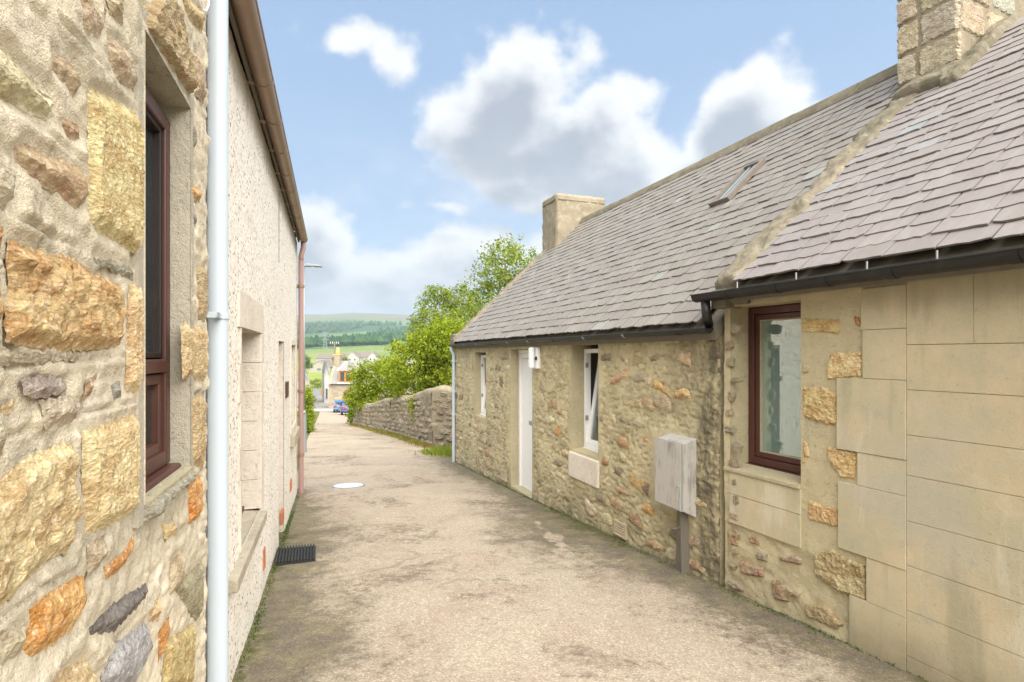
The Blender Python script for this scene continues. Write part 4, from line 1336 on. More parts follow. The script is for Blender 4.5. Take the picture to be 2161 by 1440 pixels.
# ------------------------------------------------------------------ near house on the cottage's side
def build_near_house(skew):
    h = empty('cement_house', (FN.o.x, FN.o.y, 0), FN.rot, 'low house of tan cement blocks with lilac slates and brown framed window', 'house', 'houses along the lane')
    F = FN
    U0, zl, zt = -4.4, -.4, 2.02
    win = (F.uv(1690, 800)[0], F.uv(1541, 800)[0], F.uv(1541, 985)[1], F.uv(1541, 648)[1])
    zledge = F.uv(1536, 1100)[1]
    def fn(U, Z):
        y = (fbm(U * 2, Z * 2, 41, 3) - .5) * .02 + (fbm(U * 10, Z * 10, 42, 4) - .5) * .010
        low = smooth((zledge - Z) / .03)
        y = y + low * ((fbm(U * 7, Z * 10, 43, 4, .6) - .5) * .04 - .012)
        corner = smooth((U + .16) / .08)
        y = y + corner * ((fbm(U * 12, Z * 9, 44, 4, .6) - .5) * .035)
        for zj in (win[2] - .13,):
            y -= .006 * np.exp(-((Z - zj) / .005) ** 2) * (U > win[0] - .05)
        d = np.maximum(np.maximum(win[0] - U, U - win[1]), np.maximum(win[2] - Z, Z - win[3]))
        k = smooth((d + .01) / .06)
        return y * k + .002 * (1 - k)
    w = wall_sheet('wall', M['cement'], h, U0, 0.0, zl, zt, .016, [win], fn)
    MB().box(-.02, 0.004, -.5, -.012, zl, zt).build('end_return', M['mortar_mid'], h)
    S = [
        ([(1690, 666), (1776, 672), (1772, 708), (1692, 704)], (.56, .40, .17), 1.0),
        ([(1796, 662), (1820, 665), (1819, 699), (1801, 690)], (.44, .24, .09), .4),
        ([(1748, 742), (1822, 737), (1823, 800), (1741, 806)], (.60, .45, .21), 1.0),
        ([(1692, 763), (1712, 768), (1710, 792), (1692, 790)], (.50, .40, .24), .6),
        ([(1691, 815), (1735, 812), (1770, 832), (1770, 902), (1745, 900), (1692, 882)], (.57, .42, .18), 1.2),
        ([(1692, 915), (1705, 930), (1713, 965), (1693, 992)], (.55, .38, .17), .7),
        ([(1742, 938), (1810, 952), (1810, 1016), (1772, 1012), (1746, 972)], (.57, .40, .17), 1.0),
        ([(1702, 1050), (1738, 1066), (1773, 1070), (1774, 1117), (1740, 1110), (1704, 1100)], (.52, .36, .16), .9),
        ([(1716, 1168), (1755, 1155), (1798, 1182), (1828, 1190), (1830, 1272), (1760, 1246), (1718, 1212)], (.45, .34, .18), 1.3),
        ([(1576, 1126), (1600, 1130), (1606, 1156), (1582, 1151)], (.37, .27, .15), .7),
        ([(1640, 1168), (1690, 1172), (1690, 1196), (1645, 1186)], (.36, .28, .18), .7),
        ([(1556, 1182), (1608, 1196), (1612, 1222), (1562, 1212)], (.34, .25, .15), .7),
        ([(1622, 1222), (1642, 1226), (1664, 1274), (1632, 1266)], (.33, .23, .14), .7),
        ([(1696, 1274), (1740, 1276), (1780, 1320), (1765, 1330), (1698, 1302)], (.36, .27, .15), .8),
        ([(1534, 1118), (1556, 1122), (1562, 1158), (1538, 1150)], (.42, .29, .16), .6),
        ([(1540, 1222), (1560, 1228), (1570, 1252), (1546, 1246)], (.30, .23, .15), .6),
        ([(1590, 1160), (1618, 1170), (1622, 1190), (1596, 1184)], (.27, .22, .16), .6),
        ([(1655, 1235), (1690, 1250), (1688, 1268), (1664, 1258)], (.38, .3, .2), .6),
    ]
    for i, (pts, colr, rough) in enumerate(S):
        rock('stone', poly_on(F, pts), w, M['rock'], jitter(colr, rng, .05), res=.009, base=.008, amp=.009 * rough, edge=.02, seed=140 + i)
    r = random.Random(9)
    for k in range(16):      # knobbly stones down the end of the wall
        zz = -.15 + k * .13
        small_stone('stone', 'rubble', M['rock_small'], w, r.uniform(-.13, -.03), zz, r.uniform(.06, .12), r.uniform(.05, .10), .02, jitter((.42, .34, .22), r), r.uniform(-.3, .3))
    # long and short corner blocks, then plain coursed blocks, all with sunk joints
    B = [([1820, 1911, 612, 691], 0), ([1823, 1911, 695, 802], 0), ([1769, 1916, 806, 972], 1), ([1812, 1916, 977, 1046], 0), ([1774, 1926, 1030, 1196], 1), ([1831, 1930, 1200, 1300], 0), ([1796, 1936, 1300, 1440], 1)]
    zj = [F.uv(1917, y)[1] for y in (600, 693, 803, 972, 1048, 1205, 1305, 1460)]
    ua = [F.uv(x, 900)[0] for x in (1820, 1823, 1769, 1812, 1772, 1831, 1795)]
    uq = F.uv(1915, 900)[0]
    for k in range(7):
        z1_, z0_ = zj[k], zj[k + 1]
        z1_ = min(z1_, zt)
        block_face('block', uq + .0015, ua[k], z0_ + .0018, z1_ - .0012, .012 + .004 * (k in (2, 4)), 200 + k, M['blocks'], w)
    zr_ = [zt + .0, 1.652, 1.404, 1.156, .934, .683, .437, .19, -.06, -.32]
    for k in range(9):
        u = uq - .002
        first = True
        while u > U0:
            wd = .315 if (k == 0 and first) else (r.uniform(1.2, 2.2) if first else r.uniform(.5, .7))
            first = False
            a = max(U0, u - wd)
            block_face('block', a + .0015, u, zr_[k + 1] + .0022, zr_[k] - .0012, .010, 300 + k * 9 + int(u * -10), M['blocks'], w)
            u = a - .001
    # pinkish slabs under the window and the projecting ledge
    x0, x1 = win[0] - .003, -.06
    zc = [win[2] - .004, F.uv(1538, 1040)[1], zledge]
    for k in range(2):
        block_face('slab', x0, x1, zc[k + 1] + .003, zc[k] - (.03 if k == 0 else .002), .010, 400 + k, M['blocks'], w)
    dpt = -.18
    mb = MB(); mb.prism([(dpt - .05, win[2] + .022), (dpt - .05, win[2] - .03), (.022, win[2] - .034), (.022, win[2] - .004)], 0, win[0] + .001, win[1] + .05)
    mb.build('window_sill', M['cement_grey'], h, bevel=.006)
    MB().box(win[1], win[1] + .06, dpt - .1, -.002, win[2], win[3] + .02).build('jamb', M['cement_grey'], h)
    MB().box(win[0] - .06, win[0], dpt - .1, -.002, win[2], win[3] + .02).build('jamb', M['cement_grey'], h)
    MB().box(win[0] - .06, win[1] + .06, dpt - .1, -.003, win[3], win[3] + .06).build('lintel', M['cement'], h)
    wn = empty('window'); wn.parent = h
    a, b, z0, z1 = win[0] + .003, win[1] - .003, win[2] + .02, win[3] - .004
    mb = MB(); casing(mb, a, b, z0, z1, dpt - .07, dpt, .055); mb.build('frame', M['brown_frame'], wn, bevel=.006)
    mb = MB(); casing(mb, a + .058, b - .058, z0 + .058, z1 - .058, dpt - .06, dpt - .012, .042); mb.build('sash', M['brown_frame'], wn, bevel=.005)
    mb = MB(); casing(mb, a + .099, b - .099, z0 + .099, z1 - .099, dpt - .05, dpt - .016, .008); mb.build('bead', M['cement_grey'], wn)
    MB().box(a + .104, b - .104, dpt - .042, dpt - .034, z0 + .104, z1 - .104).build('pane', M['glass_teal'], wn)
    MB().box(a, b, dpt - .05, dpt + .025, z0 - .016, z0 - .001).build('sill_board', M['brown_frame'], wn, bevel=.004)
    room(h, win[0] - .2, win[1] + .1, dpt - .1, -1.8, win[2] - .4, win[3] - .0)
    # roof
    ye, ze, yr = .10, 2.115, -2.9
    pitch = math.radians(39.5); L = (ye - yr) / math.cos(pitch); zr = ze + (ye - yr) * math.tan(pitch)
    mb = MB()
    mb.prism([(ye - .02, ze - .02), (yr, zr), (yr * 2 - .1, ze - .05), (yr * 2 - .1, ze - .15), (yr, zr - .12), (ye - .05, ze - .12)], 0, U0, .02)
    roof = mb.build('roof', M['wood_old'], h)
    camloc = Vector((F.d.dot(-F.o), F.n.dot(-F.o), EYE))
    slates(roof, M['slate_near'], U0, -.20, ye, ze, pitch, L - .06, .142, .225, 300, 8, campos=camloc)
    link('skew', skew('skew', -.26, .06, -.03, L - .85, .058, None, 130, 17, (ye, ze, pitch), .16), M['skew'], h)
    MB().box(-.10, .05, -.08, .09, ze - .16, ze - .02).build('rafter_end', M['wood_old'], h, bevel=.008)
    # bedding mortar and dark board behind the gutter
    MB().box(U0, .0, -.01, .032, ze - .10, ze - .005).build('fascia', M['wood_old'], h)
    gy, gz_ = .145, 2.065
    g_ = gutter('gutter', M['black'], h, U0, .15, gy, gz_, .056)
    for u in (-.19, -.62, -.98, -1.36, -1.9, -2.5):
        gutter_clip('clip', M['black'], g_, u, gy, gz_, .056, .045)
    for u in (-.32, -.80, -1.25, -1.6):
        MB().box(u - .003, u + .003, gy + .046, gy + .054, gz_ + .006, gz_ + .05).build('strap', M['lead'], g_)
    # hopper and elbow where the gutter ends over the cottage's eave
    mb = MB(); mb.tube([(.06, gy - .01, gz_ - .045), (.06, gy - .02, gz_ - .16), (.10, .06, gz_ - .24)], .036, 12); mb.build('outlet', M['black'], h, smooth_=True)
    # chimney on the gable: squared stones at the corner, rough render on the flank
    cu0, cu1, cy0, cy1 = -.44, .06, -2.20, -3.5
    zb, ztop = 3.55, 5.9
    ch = link('chimney', box_rough('chimney', cu0, cu1, cy1, cy0, zb, ztop, .06, 71, .02), M['harl'], h)
    r = random.Random(31)
    z = 3.95
    k = 0
    while z < 5.8:
        hh = r.uniform(.17, .30)
        cut = cu1 - (.30 if k % 2 else .18) + r.uniform(-.03, .03)
        for a, b in ((cut + .006, cu1 + .012), (cu0 - .012, cut - .006)):
            pl = [(a + r.uniform(0, .012), z + .006 + r.uniform(0, .012)), (b, z + .006 + r.uniform(0, .01)), (b, z + hh - r.uniform(0, .012)), (a + r.uniform(0, .012), z + hh - r.uniform(0, .012))]
            o = rock('stone', pl, ch, M['rock'], jitter(r.choice([(.45, .375, .25), (.43, .375, .28), (.48, .395, .25), (.40, .355, .27)]), r, .08), res=.014, base=.012, amp=.0055, edge=.014, seed=500 + k, off=cy0)
            k += 1
        yy = cy0 - .02
        for _ in range(2):
            wd = r.uniform(.28, .50)
            if r.random() < .75:
                pl = [(0, 0), (wd, r.uniform(0, .03)), (wd - r.uniform(0, .05), hh - .02), (r.uniform(0, .05), hh - .01)]
                o = rock('stone', pl, ch, M['rock'], jitter(r.choice([(.42, .355, .25), (.40, .36, .28), (.45, .375, .25)]), r, .08), res=.016, base=.010, amp=.005, edge=.02, seed=560 + k)
                o.rotation_euler = (0, 0, math.pi / 2); o.location = (cu0, yy - wd / 2, z + hh / 2)
            yy -= wd + .02
        z += hh
    link('fillet', skew('fillet', cu0 - .15, cu0 + .04, 2.05 / math.cos(pitch), L, .10, None, 60, 23, (ye, ze, pitch), .1), M['skew'], ch)
    link('fillet', skew('fillet', cu0 - .12, .06, 2.10 / math.cos(pitch), 2.42 / math.cos(pitch), .12, None, 20, 29, (ye, ze, pitch), .1), M['skew'], ch)
    mb = MB()
    for a, b in ((-.06, -.021), (U0, U0 + .03)):
        mb.prism([(-.02, zl), (yr * 2, zl), (yr * 2, 2.0), (yr, zr - .12), (-.02, 2.0)], 0, a, b)
    mb.box(U0 + .03, -.06, yr * 2 - .02, yr * 2, zl, 2.0)
    mb.build('gable_and_back_wall', M['cement'], h)
    return h

def block_face(name, u0, u1, z0, z1, th, seed, mat, parent):
    """one cement block: a proud slab with a slightly wavering face and rounded arrises"""
    nu, nz = max(4, int((u1 - u0) / .05)), max(4, int((z1 - z0) / .05))
    e = .0015
    us = np.concatenate([[u0, u0, u0 + e], np.linspace(u0 + .03, u1 - .03, nu), [u1 - e, u1, u1]])
    zs = np.concatenate([[z0, z0, z0 + e], np.linspace(z0 + .03, z1 - .03, nz), [z1 - e, z1, z1]])
    U, Z = np.meshgrid(us, zs, indexing='ij')
    Y = th + (fbm(U * 4, Z * 4, seed, 3) - .5) * .004
    Y[0, :] = -.02; Y[-1, :] = -.02; Y[:, 0] = -.02; Y[:, -1] = -.02
    idx = np.arange(U.size).reshape(U.shape)
    f = np.stack([idx[:-1, :-1].ravel(), idx[:-1, 1:].ravel(), idx[1:, 1:].ravel(), idx[1:, :-1].ravel()], 1)
    cu, cz = (u0 + u1) / 2, (z0 + z1) / 2
    me = np_mesh(name, np.stack([(U - cu).ravel(), Y.ravel(), (Z - cz).ravel()], 1), f, True)
    return link(name, me, mat, parent, (cu, 0, cz))

build_stone_house()
build_pebble_house()
build_white_pipe()
_, _skew = build_cottage()
build_near_house(_skew)

# ------------------------------------------------------------------ meter box on the cottage wall, light over the door
def build_meter_box():
    F = FC
    u1, zt = F.uv(1383, 925, .16); u0 = F.uv(1437, 940, .16)[0]; zb = F.uv(1383, 1058, .16)[1]
    D = .16
    t = empty('meter_box', tuple(F.world(0, 0, 0)), F.rot, 'weathered grey electricity meter box fixed on the cottage wall above a timber board', 'meter box')
    mb = MB()
    mb.prism([(.0, zb - .07), (D - .02, zb + .0), (D - .02, zt), (.0, zt + .04)], 0, u0 + .0, u1)
    mb.build('case', M['zinc'], t, bevel=.006)
    mb = MB(); mb.box(u0 - .004, u1 + .004, D - .018, D + .004, zb + .004, zt - .002)
    mb.build('lid', M['zinc'], t, bevel=.005)
    mb = MB(); casing(mb, u0 - .006, u1 + .006, zb + .0, zt + .002, D - .016, D + .0015, .010); mb.build('lid_rim', M['metal'], t)
    mb = MB(); c = (u0 + .035, D, (zb + zt) / 2 - .08); mb.tube([(c[0], D - .002, c[2]), (c[0], D + .010, c[2])], .010, 12); mb.build('lock', M['metal'], t)
    # timber cover over the cables
    b = empty('cable_board', tuple(F.world(0, 0, 0)), F.rot, 'grey weathered timber board leaning below the meter box, covering its cable', 'board')
    um = u0 + (u1 - u0) * .45
    ug = F.ground(um)
    mb = MB(); mb.prism([(um - .035, zb + .0), (um + .035, zb + .0), (um + .062, ug - .03), (um - .055, ug - .03)], 1, .01, .05); mb.build('front_board', M['wood_old'], b, bevel=.004)
    mb = MB(); mb.prism([(um - .056, zb - .0), (um - .037, zb - .0), (um - .057, ug - .03), (um - .080, ug - .03)], 1, .0, .085); mb.build('side_board', M['wood_old'], b, bevel=.003)
    c = [F.uv(x, y, .05) for x, y in ((1413, 1112), (1424, 1117), (1434, 1114), (1440, 1104), (1441, 1085))]
    k = MB().tube([(u, .05, z) for u, z in c], .008, 8).build('bent_conduit', M['metal'], t, smooth_=True)
    # twin bulkhead light over the cottage door
    u, z = F.uv(1131, 756, .05)
    l = empty('porch_light', tuple(F.world(0, 0, 0)), F.rot, 'white twin bulkhead light on the cottage wall by the top of the door', 'lamp')
    mb = MB(); mb.box(u - .055, u + .055, .0, .055, z - .15, z + .15); mb.build('back_box', M['white'], l, bevel=.012)
    mb = MB(); mb.box(u + .0, u + .10, .06, .13, z - .15, z + .15); mb.build('diffuser', M['white'], l, bevel=.025)
    mb = MB(); mb.box(u - .058, u - .01, .056, .075, z - .03, z + .02); mb.build('sensor', M['black'], l, bevel=.006)
build_meter_box()

# ------------------------------------------------------------------ lane, terrain
def lane_left(Y):
    a = -.53 - .33 * Y - .08
    b = -3.30 - .345 * (Y - 8.2) - .1 * smooth((Y - 8.2) / 6)
    return np.where(Y < 8.2, a, np.where(Y < 80, b, b))

def lane_right(Y):
    return np.interp(Y, [-3, 4.24, 4.3, 11.85, 12.3, 15.5, 22, 32, 45, 60, 82], [4.75 + .15, 1.66 + .15, 1.63 + .12, -1.24 + .12, -1.2, -2.25, -4.95, -9.2, -13.5, -17.0, -20])

def build_lane():
    Ys = np.concatenate([np.arange(-3, 12, .07), np.arange(12, 30, .2), np.arange(30, 74.6, .6)])
    T = np.linspace(0, 1, 90)
    YY, TT = np.meshgrid(Ys, T, indexing='ij')
    L, R = lane_left(YY), lane_right(YY)
    X = L + (R - L) * TT
    dl, dr = X - L, R - X
    Z = gz(YY) + (fbm(X * .7, YY * .5, 81, 3) - .5) * .05 + .02 * np.sin(np.pi * TT)
    Z += (fbm(X * 5, YY * 5, 83, 3) - .5) * .012
    # dark mossy margins at the walls: deeper by the pebbledash and along the cottages
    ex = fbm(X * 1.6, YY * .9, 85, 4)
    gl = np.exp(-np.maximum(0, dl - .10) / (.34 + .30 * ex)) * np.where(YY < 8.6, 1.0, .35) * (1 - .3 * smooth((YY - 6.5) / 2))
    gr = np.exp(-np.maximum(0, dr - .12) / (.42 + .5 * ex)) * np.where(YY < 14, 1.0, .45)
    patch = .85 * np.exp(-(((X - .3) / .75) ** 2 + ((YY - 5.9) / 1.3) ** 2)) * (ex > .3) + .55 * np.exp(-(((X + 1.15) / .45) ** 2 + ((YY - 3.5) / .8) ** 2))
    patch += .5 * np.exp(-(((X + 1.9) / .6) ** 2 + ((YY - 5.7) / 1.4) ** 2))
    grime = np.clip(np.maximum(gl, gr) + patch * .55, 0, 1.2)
    # a shallow dip holding water, a settled trench seam
    Z -= .02 * np.exp(-(((X + 2.6) / .5) ** 2 + ((YY - 8.75) / .35) ** 2))
    idx = np.arange(X.size).reshape(X.shape)
    f = np.stack([idx[:-1, :-1].ravel(), idx[:-1, 1:].ravel(), idx[1:, 1:].ravel(), idx[1:, :-1].ravel()], 1)
    f = f[:, ::-1] if False else f
    me = np_mesh('lane', np.stack([X.ravel(), YY.ravel(), Z.ravel()], 1), f[:, [0, 1, 2, 3]], True)
    bm = bmesh.new(); bm.from_mesh(me)
    if sum(fc.normal.z for fc in list(bm.faces)[:20]) < 0: bmesh.ops.reverse_faces(bm, faces=bm.faces)
    bm.to_mesh(me); bm.free()
    at_ = me.attributes.new('grime', 'FLOAT', 'POINT'); at_.data.foreach_set('value', grime.ravel().astype(np.float32))
    o = link('lane', me, M['lane']); o['kind'] = 'structure'
    return o

def hill(X, Y):
    z = gz(Y)
    px = CX + FPX * X / np.maximum(Y, 60)
    w = smooth((Y - 1500) / 1500)
    crest = 60 * (1 - np.exp(-((px - 715) / 430.0) ** 2))
    z = z - w * crest / FPX * np.clip(Y, 60, 3400)
    t = smooth((Y - 330) / 180) * (1 - smooth((Y - 900) / 900))
    z = z + t * .055 * np.clip(X + .30 * Y, -120, 160)
    z = z + smooth((Y - 200) / 600) * (fbm(X * .004, Y * .004, 95, 4) - .5) * np.minimum(30, Y * .012)
    return z

def build_terrain():
    Ys = np.concatenate([np.arange(-60, 90, 3.0), np.arange(90, 400, 8), np.arange(400, 1200, 20), np.arange(1200, 3800, 45), np.arange(3800, 9001, 260)])
    A = np.linspace(-1.7, 1.7, 150)
    YY, AA = np.meshgrid(Ys, A, indexing='ij')
    X = AA * (np.abs(YY) + 60)
    Z = hill(X, YY) - .06 - .1 * smooth((20 - np.abs(YY - 5)) / 10)
    idx = np.arange(X.size).reshape(X.shape)
    f = np.stack([idx[:-1, :-1].ravel(), idx[:-1, 1:].ravel(), idx[1:, 1:].ravel(), idx[1:, :-1].ravel()], 1)[:, ::-1]
    me = np_mesh('terrain', np.stack([X.ravel(), YY.ravel(), Z.ravel()], 1), f[:, ::-1], True)
    o = link('terrain', me, M['terrain']); o['kind'] = 'structure'
    if me.polygons[100].normal.z < 0: me.flip_normals()

def strip(name, mat, pts, w, lift=.012):
    """a road sheet along pts (x, y) following the ground"""
    V, F = [], []
    for i, (x, y) in enumerate(pts):
        a = Vector(pts[max(0, i - 1)]); b = Vector(pts[min(len(pts) - 1, i + 1)])
        t = (b - a).normalized(); n = Vector((-t.y, t.x))
        for s in (-1, -.33, .33, 1):
            p = Vector((x, y)) + n * (w / 2 * s)
            V.append((p.x, p.y, float(hill(np.array([p.x]), np.array([p.y]))[0]) + lift))
        if i: F += [(4 * i - 4 + k, 4 * i - 3 + k, 4 * i + 1 + k, 4 * i + k) for k in range(3)]
    mb = MB(); mb.v, mb.f = V, F
    me = mb.mesh(name, True)
    if me.polygons[0].normal.z < 0: me.flip_normals()
    o = link(name, me, mat); o['kind'] = 'structure'
    return o

M['road'] = m_mortar('road_asphalt', (.27, .25, .225), (.22, .21, .19), (.34, .31, .28), stain=.2, grain=.1)
M['road_pale'] = m_mortar('junction_asphalt', (.40, .36, .32), (.34, .31, .28), (.46, .42, .37), stain=.2, grain=.1)
build_terrain()
build_lane()
strip('cross_street', M['road_pale'], [(x, 76.6 + .02 * x) for x in range(-90, 40, 3)], 8.6, .03)
strip('side_street', M['road'], [(-.3565 * y, y) for y in np.arange(79, 134, 2.5)], 4.4, .045)

def build_glint():  # oval cover stands in for sky mirrored in a puddle; its white is painted
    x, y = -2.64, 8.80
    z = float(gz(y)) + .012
    t = empty('sky_glint', (x, y, z), .2, 'small oval disc in the lane near the pink downpipe, painted pale for reflected sky', 'painted glint')
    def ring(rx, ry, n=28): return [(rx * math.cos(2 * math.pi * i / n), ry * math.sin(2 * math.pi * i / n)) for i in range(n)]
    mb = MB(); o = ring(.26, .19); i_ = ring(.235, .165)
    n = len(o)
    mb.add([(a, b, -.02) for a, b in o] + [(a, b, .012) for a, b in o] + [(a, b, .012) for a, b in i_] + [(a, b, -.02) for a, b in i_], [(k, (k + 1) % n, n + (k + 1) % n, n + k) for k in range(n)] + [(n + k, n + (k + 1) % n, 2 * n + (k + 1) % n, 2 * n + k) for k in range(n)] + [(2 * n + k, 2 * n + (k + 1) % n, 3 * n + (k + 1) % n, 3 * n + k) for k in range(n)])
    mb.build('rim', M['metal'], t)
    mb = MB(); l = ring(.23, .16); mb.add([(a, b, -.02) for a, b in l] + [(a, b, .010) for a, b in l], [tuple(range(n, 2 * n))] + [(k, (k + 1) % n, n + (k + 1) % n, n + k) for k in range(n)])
    mb.build('lid', M['glint_white'], t)
m, g = material('painted_sky_glint')
g.out((.72, .73, .73), .42, metallic=.25, spec=.6)  # pale base colour stands in for the reflected sky
M['glint_white'] = m
build_glint()

def build_mat():
    t = empty('door_mat', (0, 0, 0), 0, 'ribbed black rubber door mat lying on the lane by the pebbledashed house', 'door mat')
    F = FP
    ua, ub = F.uv(580, 1196)[0], F.uv(583, 1158)[0]
    def gpt(px, py):
        k = (px - CX) / FPX; q = (CY - py) / FPX
        lo, hi = 1.0, 30.0
        for _ in range(50):
            mid = (lo + hi) / 2
            if EYE + q * mid > float(gz(mid)): lo = mid
            else: hi = mid
        return Vector((k * lo, lo, float(gz(lo))))
    a, b, c, d = gpt(580, 1197), gpt(666, 1188), gpt(666, 1156), gpt(586, 1163)
    up = Vector((0, 0, .022))
    mb = MB(); mb.add([a + up * .4, b + up * .4, c + up * .4, d + up * .4, a + up, b + up, c + up, d + up], [(0, 1, 2, 3), (4, 5, 6, 7), (0, 1, 5, 4), (1, 2, 6, 5), (2, 3, 7, 6), (3, 0, 4, 7)])
    mb.build('base', M['rubber'], t)
    n = 13
    for i in range(n):
        s0, s1 = (i + .08) / n, (i + .62) / n
        q = [a.lerp(b, s0), a.lerp(b, s1), d.lerp(c, s1), d.lerp(c, s0)]
        mb = MB(); mb.add([p + up for p in q] + [p + up * 1.9 for p in q], [(4, 5, 6, 7), (0, 1, 5, 4), (1, 2, 6, 5), (2, 3, 7, 6), (3, 0, 4, 7)])
        mb.build('rib', M['rubber'], t)
build_mat()

# ------------------------------------------------------------------ plants
def leaf_cloud(name, mat, parent, clumps, n, size, seed, flat=.35, kind=None, droop=0.0):
    """n leaf blades gathered in sprays inside the given clumps (x, y, z, rx, ry, rz)"""
    rs = np.random.RandomState(seed)
    wts = np.array([c[3] * c[4] + c[4] * c[5] + c[3] * c[5] for c in clumps]); wts = wts / wts.sum()
    nsp = max(1, n // 16)
    which = rs.choice(len(clumps), nsp, p=wts)
    C = np.array(clumps)[which]
    d = rs.normal(size=(nsp, 3)); d /= np.linalg.norm(d, axis=1)[:, None]
    rad = rs.uniform(.45, 1.0, nsp) ** .6
    rad *= 1 + .30 * (fbm(d[:, 0] * 2.2 + which, d[:, 2] * 2.2 + d[:, 1], seed, 3) - .5) * 2
    sp = C[:, :3] + d * rad[:, None] * C[:, 3:6]
    pos = np.repeat(sp, 16, 0) + rs.normal(scale=size * 1.5, size=(nsp * 16, 3))
    pos[:, 2] -= np.abs(rs.normal(scale=droop, size=len(pos))) if droop else 0
    m_ = len(pos)
    out = np.repeat(d, 16, 0)
    nrm = rs.normal(size=(m_, 3)) * .8 + np.array([0, 0, .7]) + out * .5
    nrm /= np.linalg.norm(nrm, axis=1)[:, None]
    t = np.cross(nrm, rs.normal(size=(m_, 3))); t /= np.linalg.norm(t, axis=1)[:, None]
    b = np.cross(nrm, t)
    s = size * rs.uniform(.6, 1.35, m_)[:, None]
    bend = nrm * s * .18
    V = np.stack([pos - t * s, pos + b * s * .42 + bend, pos + t * s, pos - b * s * .42 + bend], 1).reshape(-1, 3)
    me = np_mesh(name, V, np.arange(m_ * 4).reshape(-1, 4), False)
    o = link(name, me, mat, parent)
    if kind: o['kind'] = kind
    return o

def plant(name, label, cat, base, clumps, n, size, mat, seed, trunks=(), group=None, part='crown', droop=0):
    t = empty(name, base, 0, label, cat, group)
    B = Vector(base)
    leaf_cloud(part, M[mat], t, [(c[0] - B.x, c[1] - B.y, c[2] - B.z, c[3], c[4], c[5]) for c in clumps], n, size, seed, droop=droop)
    r = random.Random(seed)
    mb = MB()
    for tr in trunks:
        mb.tube([Vector(p) - B for p in tr[0]], tr[1], 8)
    if trunks: mb.build('trunk', M['bark'], t, smooth_=True)
    # limbs that run out to the clumps
    if trunks:
        for c in clumps[::2]:
            tip = Vector(c[:3]) - B
            root = Vector(trunks[0][0][-1]) - B
            mid = root.lerp(tip, .5) + Vector((r.uniform(-.2, .2), r.uniform(-.2, .2), r.uniform(.0, .3)))
            MB().tube([root, mid, tip], [.05, .035, .012], 6).build('limb', M['bark'], t, smooth_=True)
    return t

def clumps_px(spec, Y, depth=1.0, seed=0):
    """clumps given where they show over the wall: (column, row, half width, half height) at distance Y"""
    r = random.Random(seed); out = []
    for px, py, rx, ry in spec:
        y = Y + r.uniform(-depth, depth)
        p = at(px, py, y)
        k = y / FPX
        out.append((p.x, p.y, p.z, rx * k, max(rx, ry) * k * .8, ry * k))
    return out

def gp(px, Y, lift=0): return (float((px - CX) / FPX * Y), float(Y), float(gz(Y)) + lift)

b = gp(985, 21)
plant('ash_tree', 'tall light green tree rising behind the far gable of the cottage', 'tree', gp(1060, 22.5),
      clumps_px([(1065, 560, 50, 42), (1100, 560, 45, 50), (1030, 585, 38, 42), (1130, 600, 60, 60), (1085, 625, 55, 40), (1015, 620, 30, 25), (1060, 525, 35, 25), (1180, 620, 50, 50), (1030, 650, 45, 30), (1100, 680, 50, 40)], 23, 1.2, 1),
      9000, .075, 'leaf_tree', 11, [([gp(1060, 22.5), at(1062, 760, 22.6), at(1072, 660, 22.8)], [.16, .13, .09])], 'trees behind the cottage')
plant('ash_tree', 'loose yellow green tree between the hill and the cottage gable', 'tree', gp(930, 29),
      clumps_px([(930, 650, 50, 42), (975, 640, 50, 36), (905, 680, 42, 30), (960, 690, 50, 40), (1005, 665, 40, 34), (925, 622, 26, 18), (890, 700, 30, 25), (985, 610, 18, 14)], 29, 1.4, 2),
      9000, .082, 'leaf_tree', 12, [([gp(930, 29), at(935, 800, 29), at(945, 700, 29)], [.17, .13, .09])], 'trees behind the cottage')
plant('elder_bush', 'big bright green bush bulging over the garden wall beside the cottage', 'bush', gp(900, 20.5),
      clumps_px([(880, 770, 60, 50), (925, 760, 50, 60), (860, 730, 42, 22), (915, 800, 45, 45), (865, 815, 45, 38), (950, 720, 45, 50), (905, 725, 40, 30), (840, 790, 32, 34), (960, 790, 40, 60), (890, 850, 30, 30), (935, 700, 36, 26), (985, 740, 50, 60)], 20.8, .8, 3),
      21000, .062, 'leaf_bright', 13, [([gp(900, 21), at(905, 830, 21), at(910, 780, 21)], [.06, .05, .03]), ([gp(880, 21), at(875, 830, 20.8), at(865, 770, 20.8)], [.05, .04, .02])], 'bushes over the garden wall')
plant('elder_bush', 'rounded yellow green bush at the far end of the garden wall, by the parked cars', 'bush', gp(790, 30),
      clumps_px([(785, 805, 46, 40), (825, 800, 40, 38), (760, 835, 32, 28), (800, 850, 45, 26), (770, 780, 26, 18), (835, 840, 30, 30), (752, 800, 18, 22), (812, 775, 28, 20)], 30, 1.0, 4),
      11000, .078, 'leaf_bright', 14, [([gp(790, 30.3), at(792, 850, 30.2), at(792, 815, 30.2)], [.06, .05, .03])], 'bushes over the garden wall')
plant('elder_bush', 'low lush bush spilling over the outer wall stub above the dark blue car', 'bush', gp(762, 33),
      clumps_px([(762, 848, 26, 18), (745, 866, 12, 16), (780, 856, 20, 16), (742, 885, 9, 20), (756, 830, 16, 14)], 33.2, .5, 5), 3500, .075, 'leaf_bright', 15, group='bushes over the garden wall')
plant('hanging_ivy', 'strand of green creeper hanging down the face of the garden wall', 'creeper', gp(880, 18),
      clumps_px([(880, 850, 18, 14), (878, 872, 11, 14), (877, 890, 7, 10)], 17.9, .05, 6), 900, .045, 'leaf_bright', 16, part='foliage')
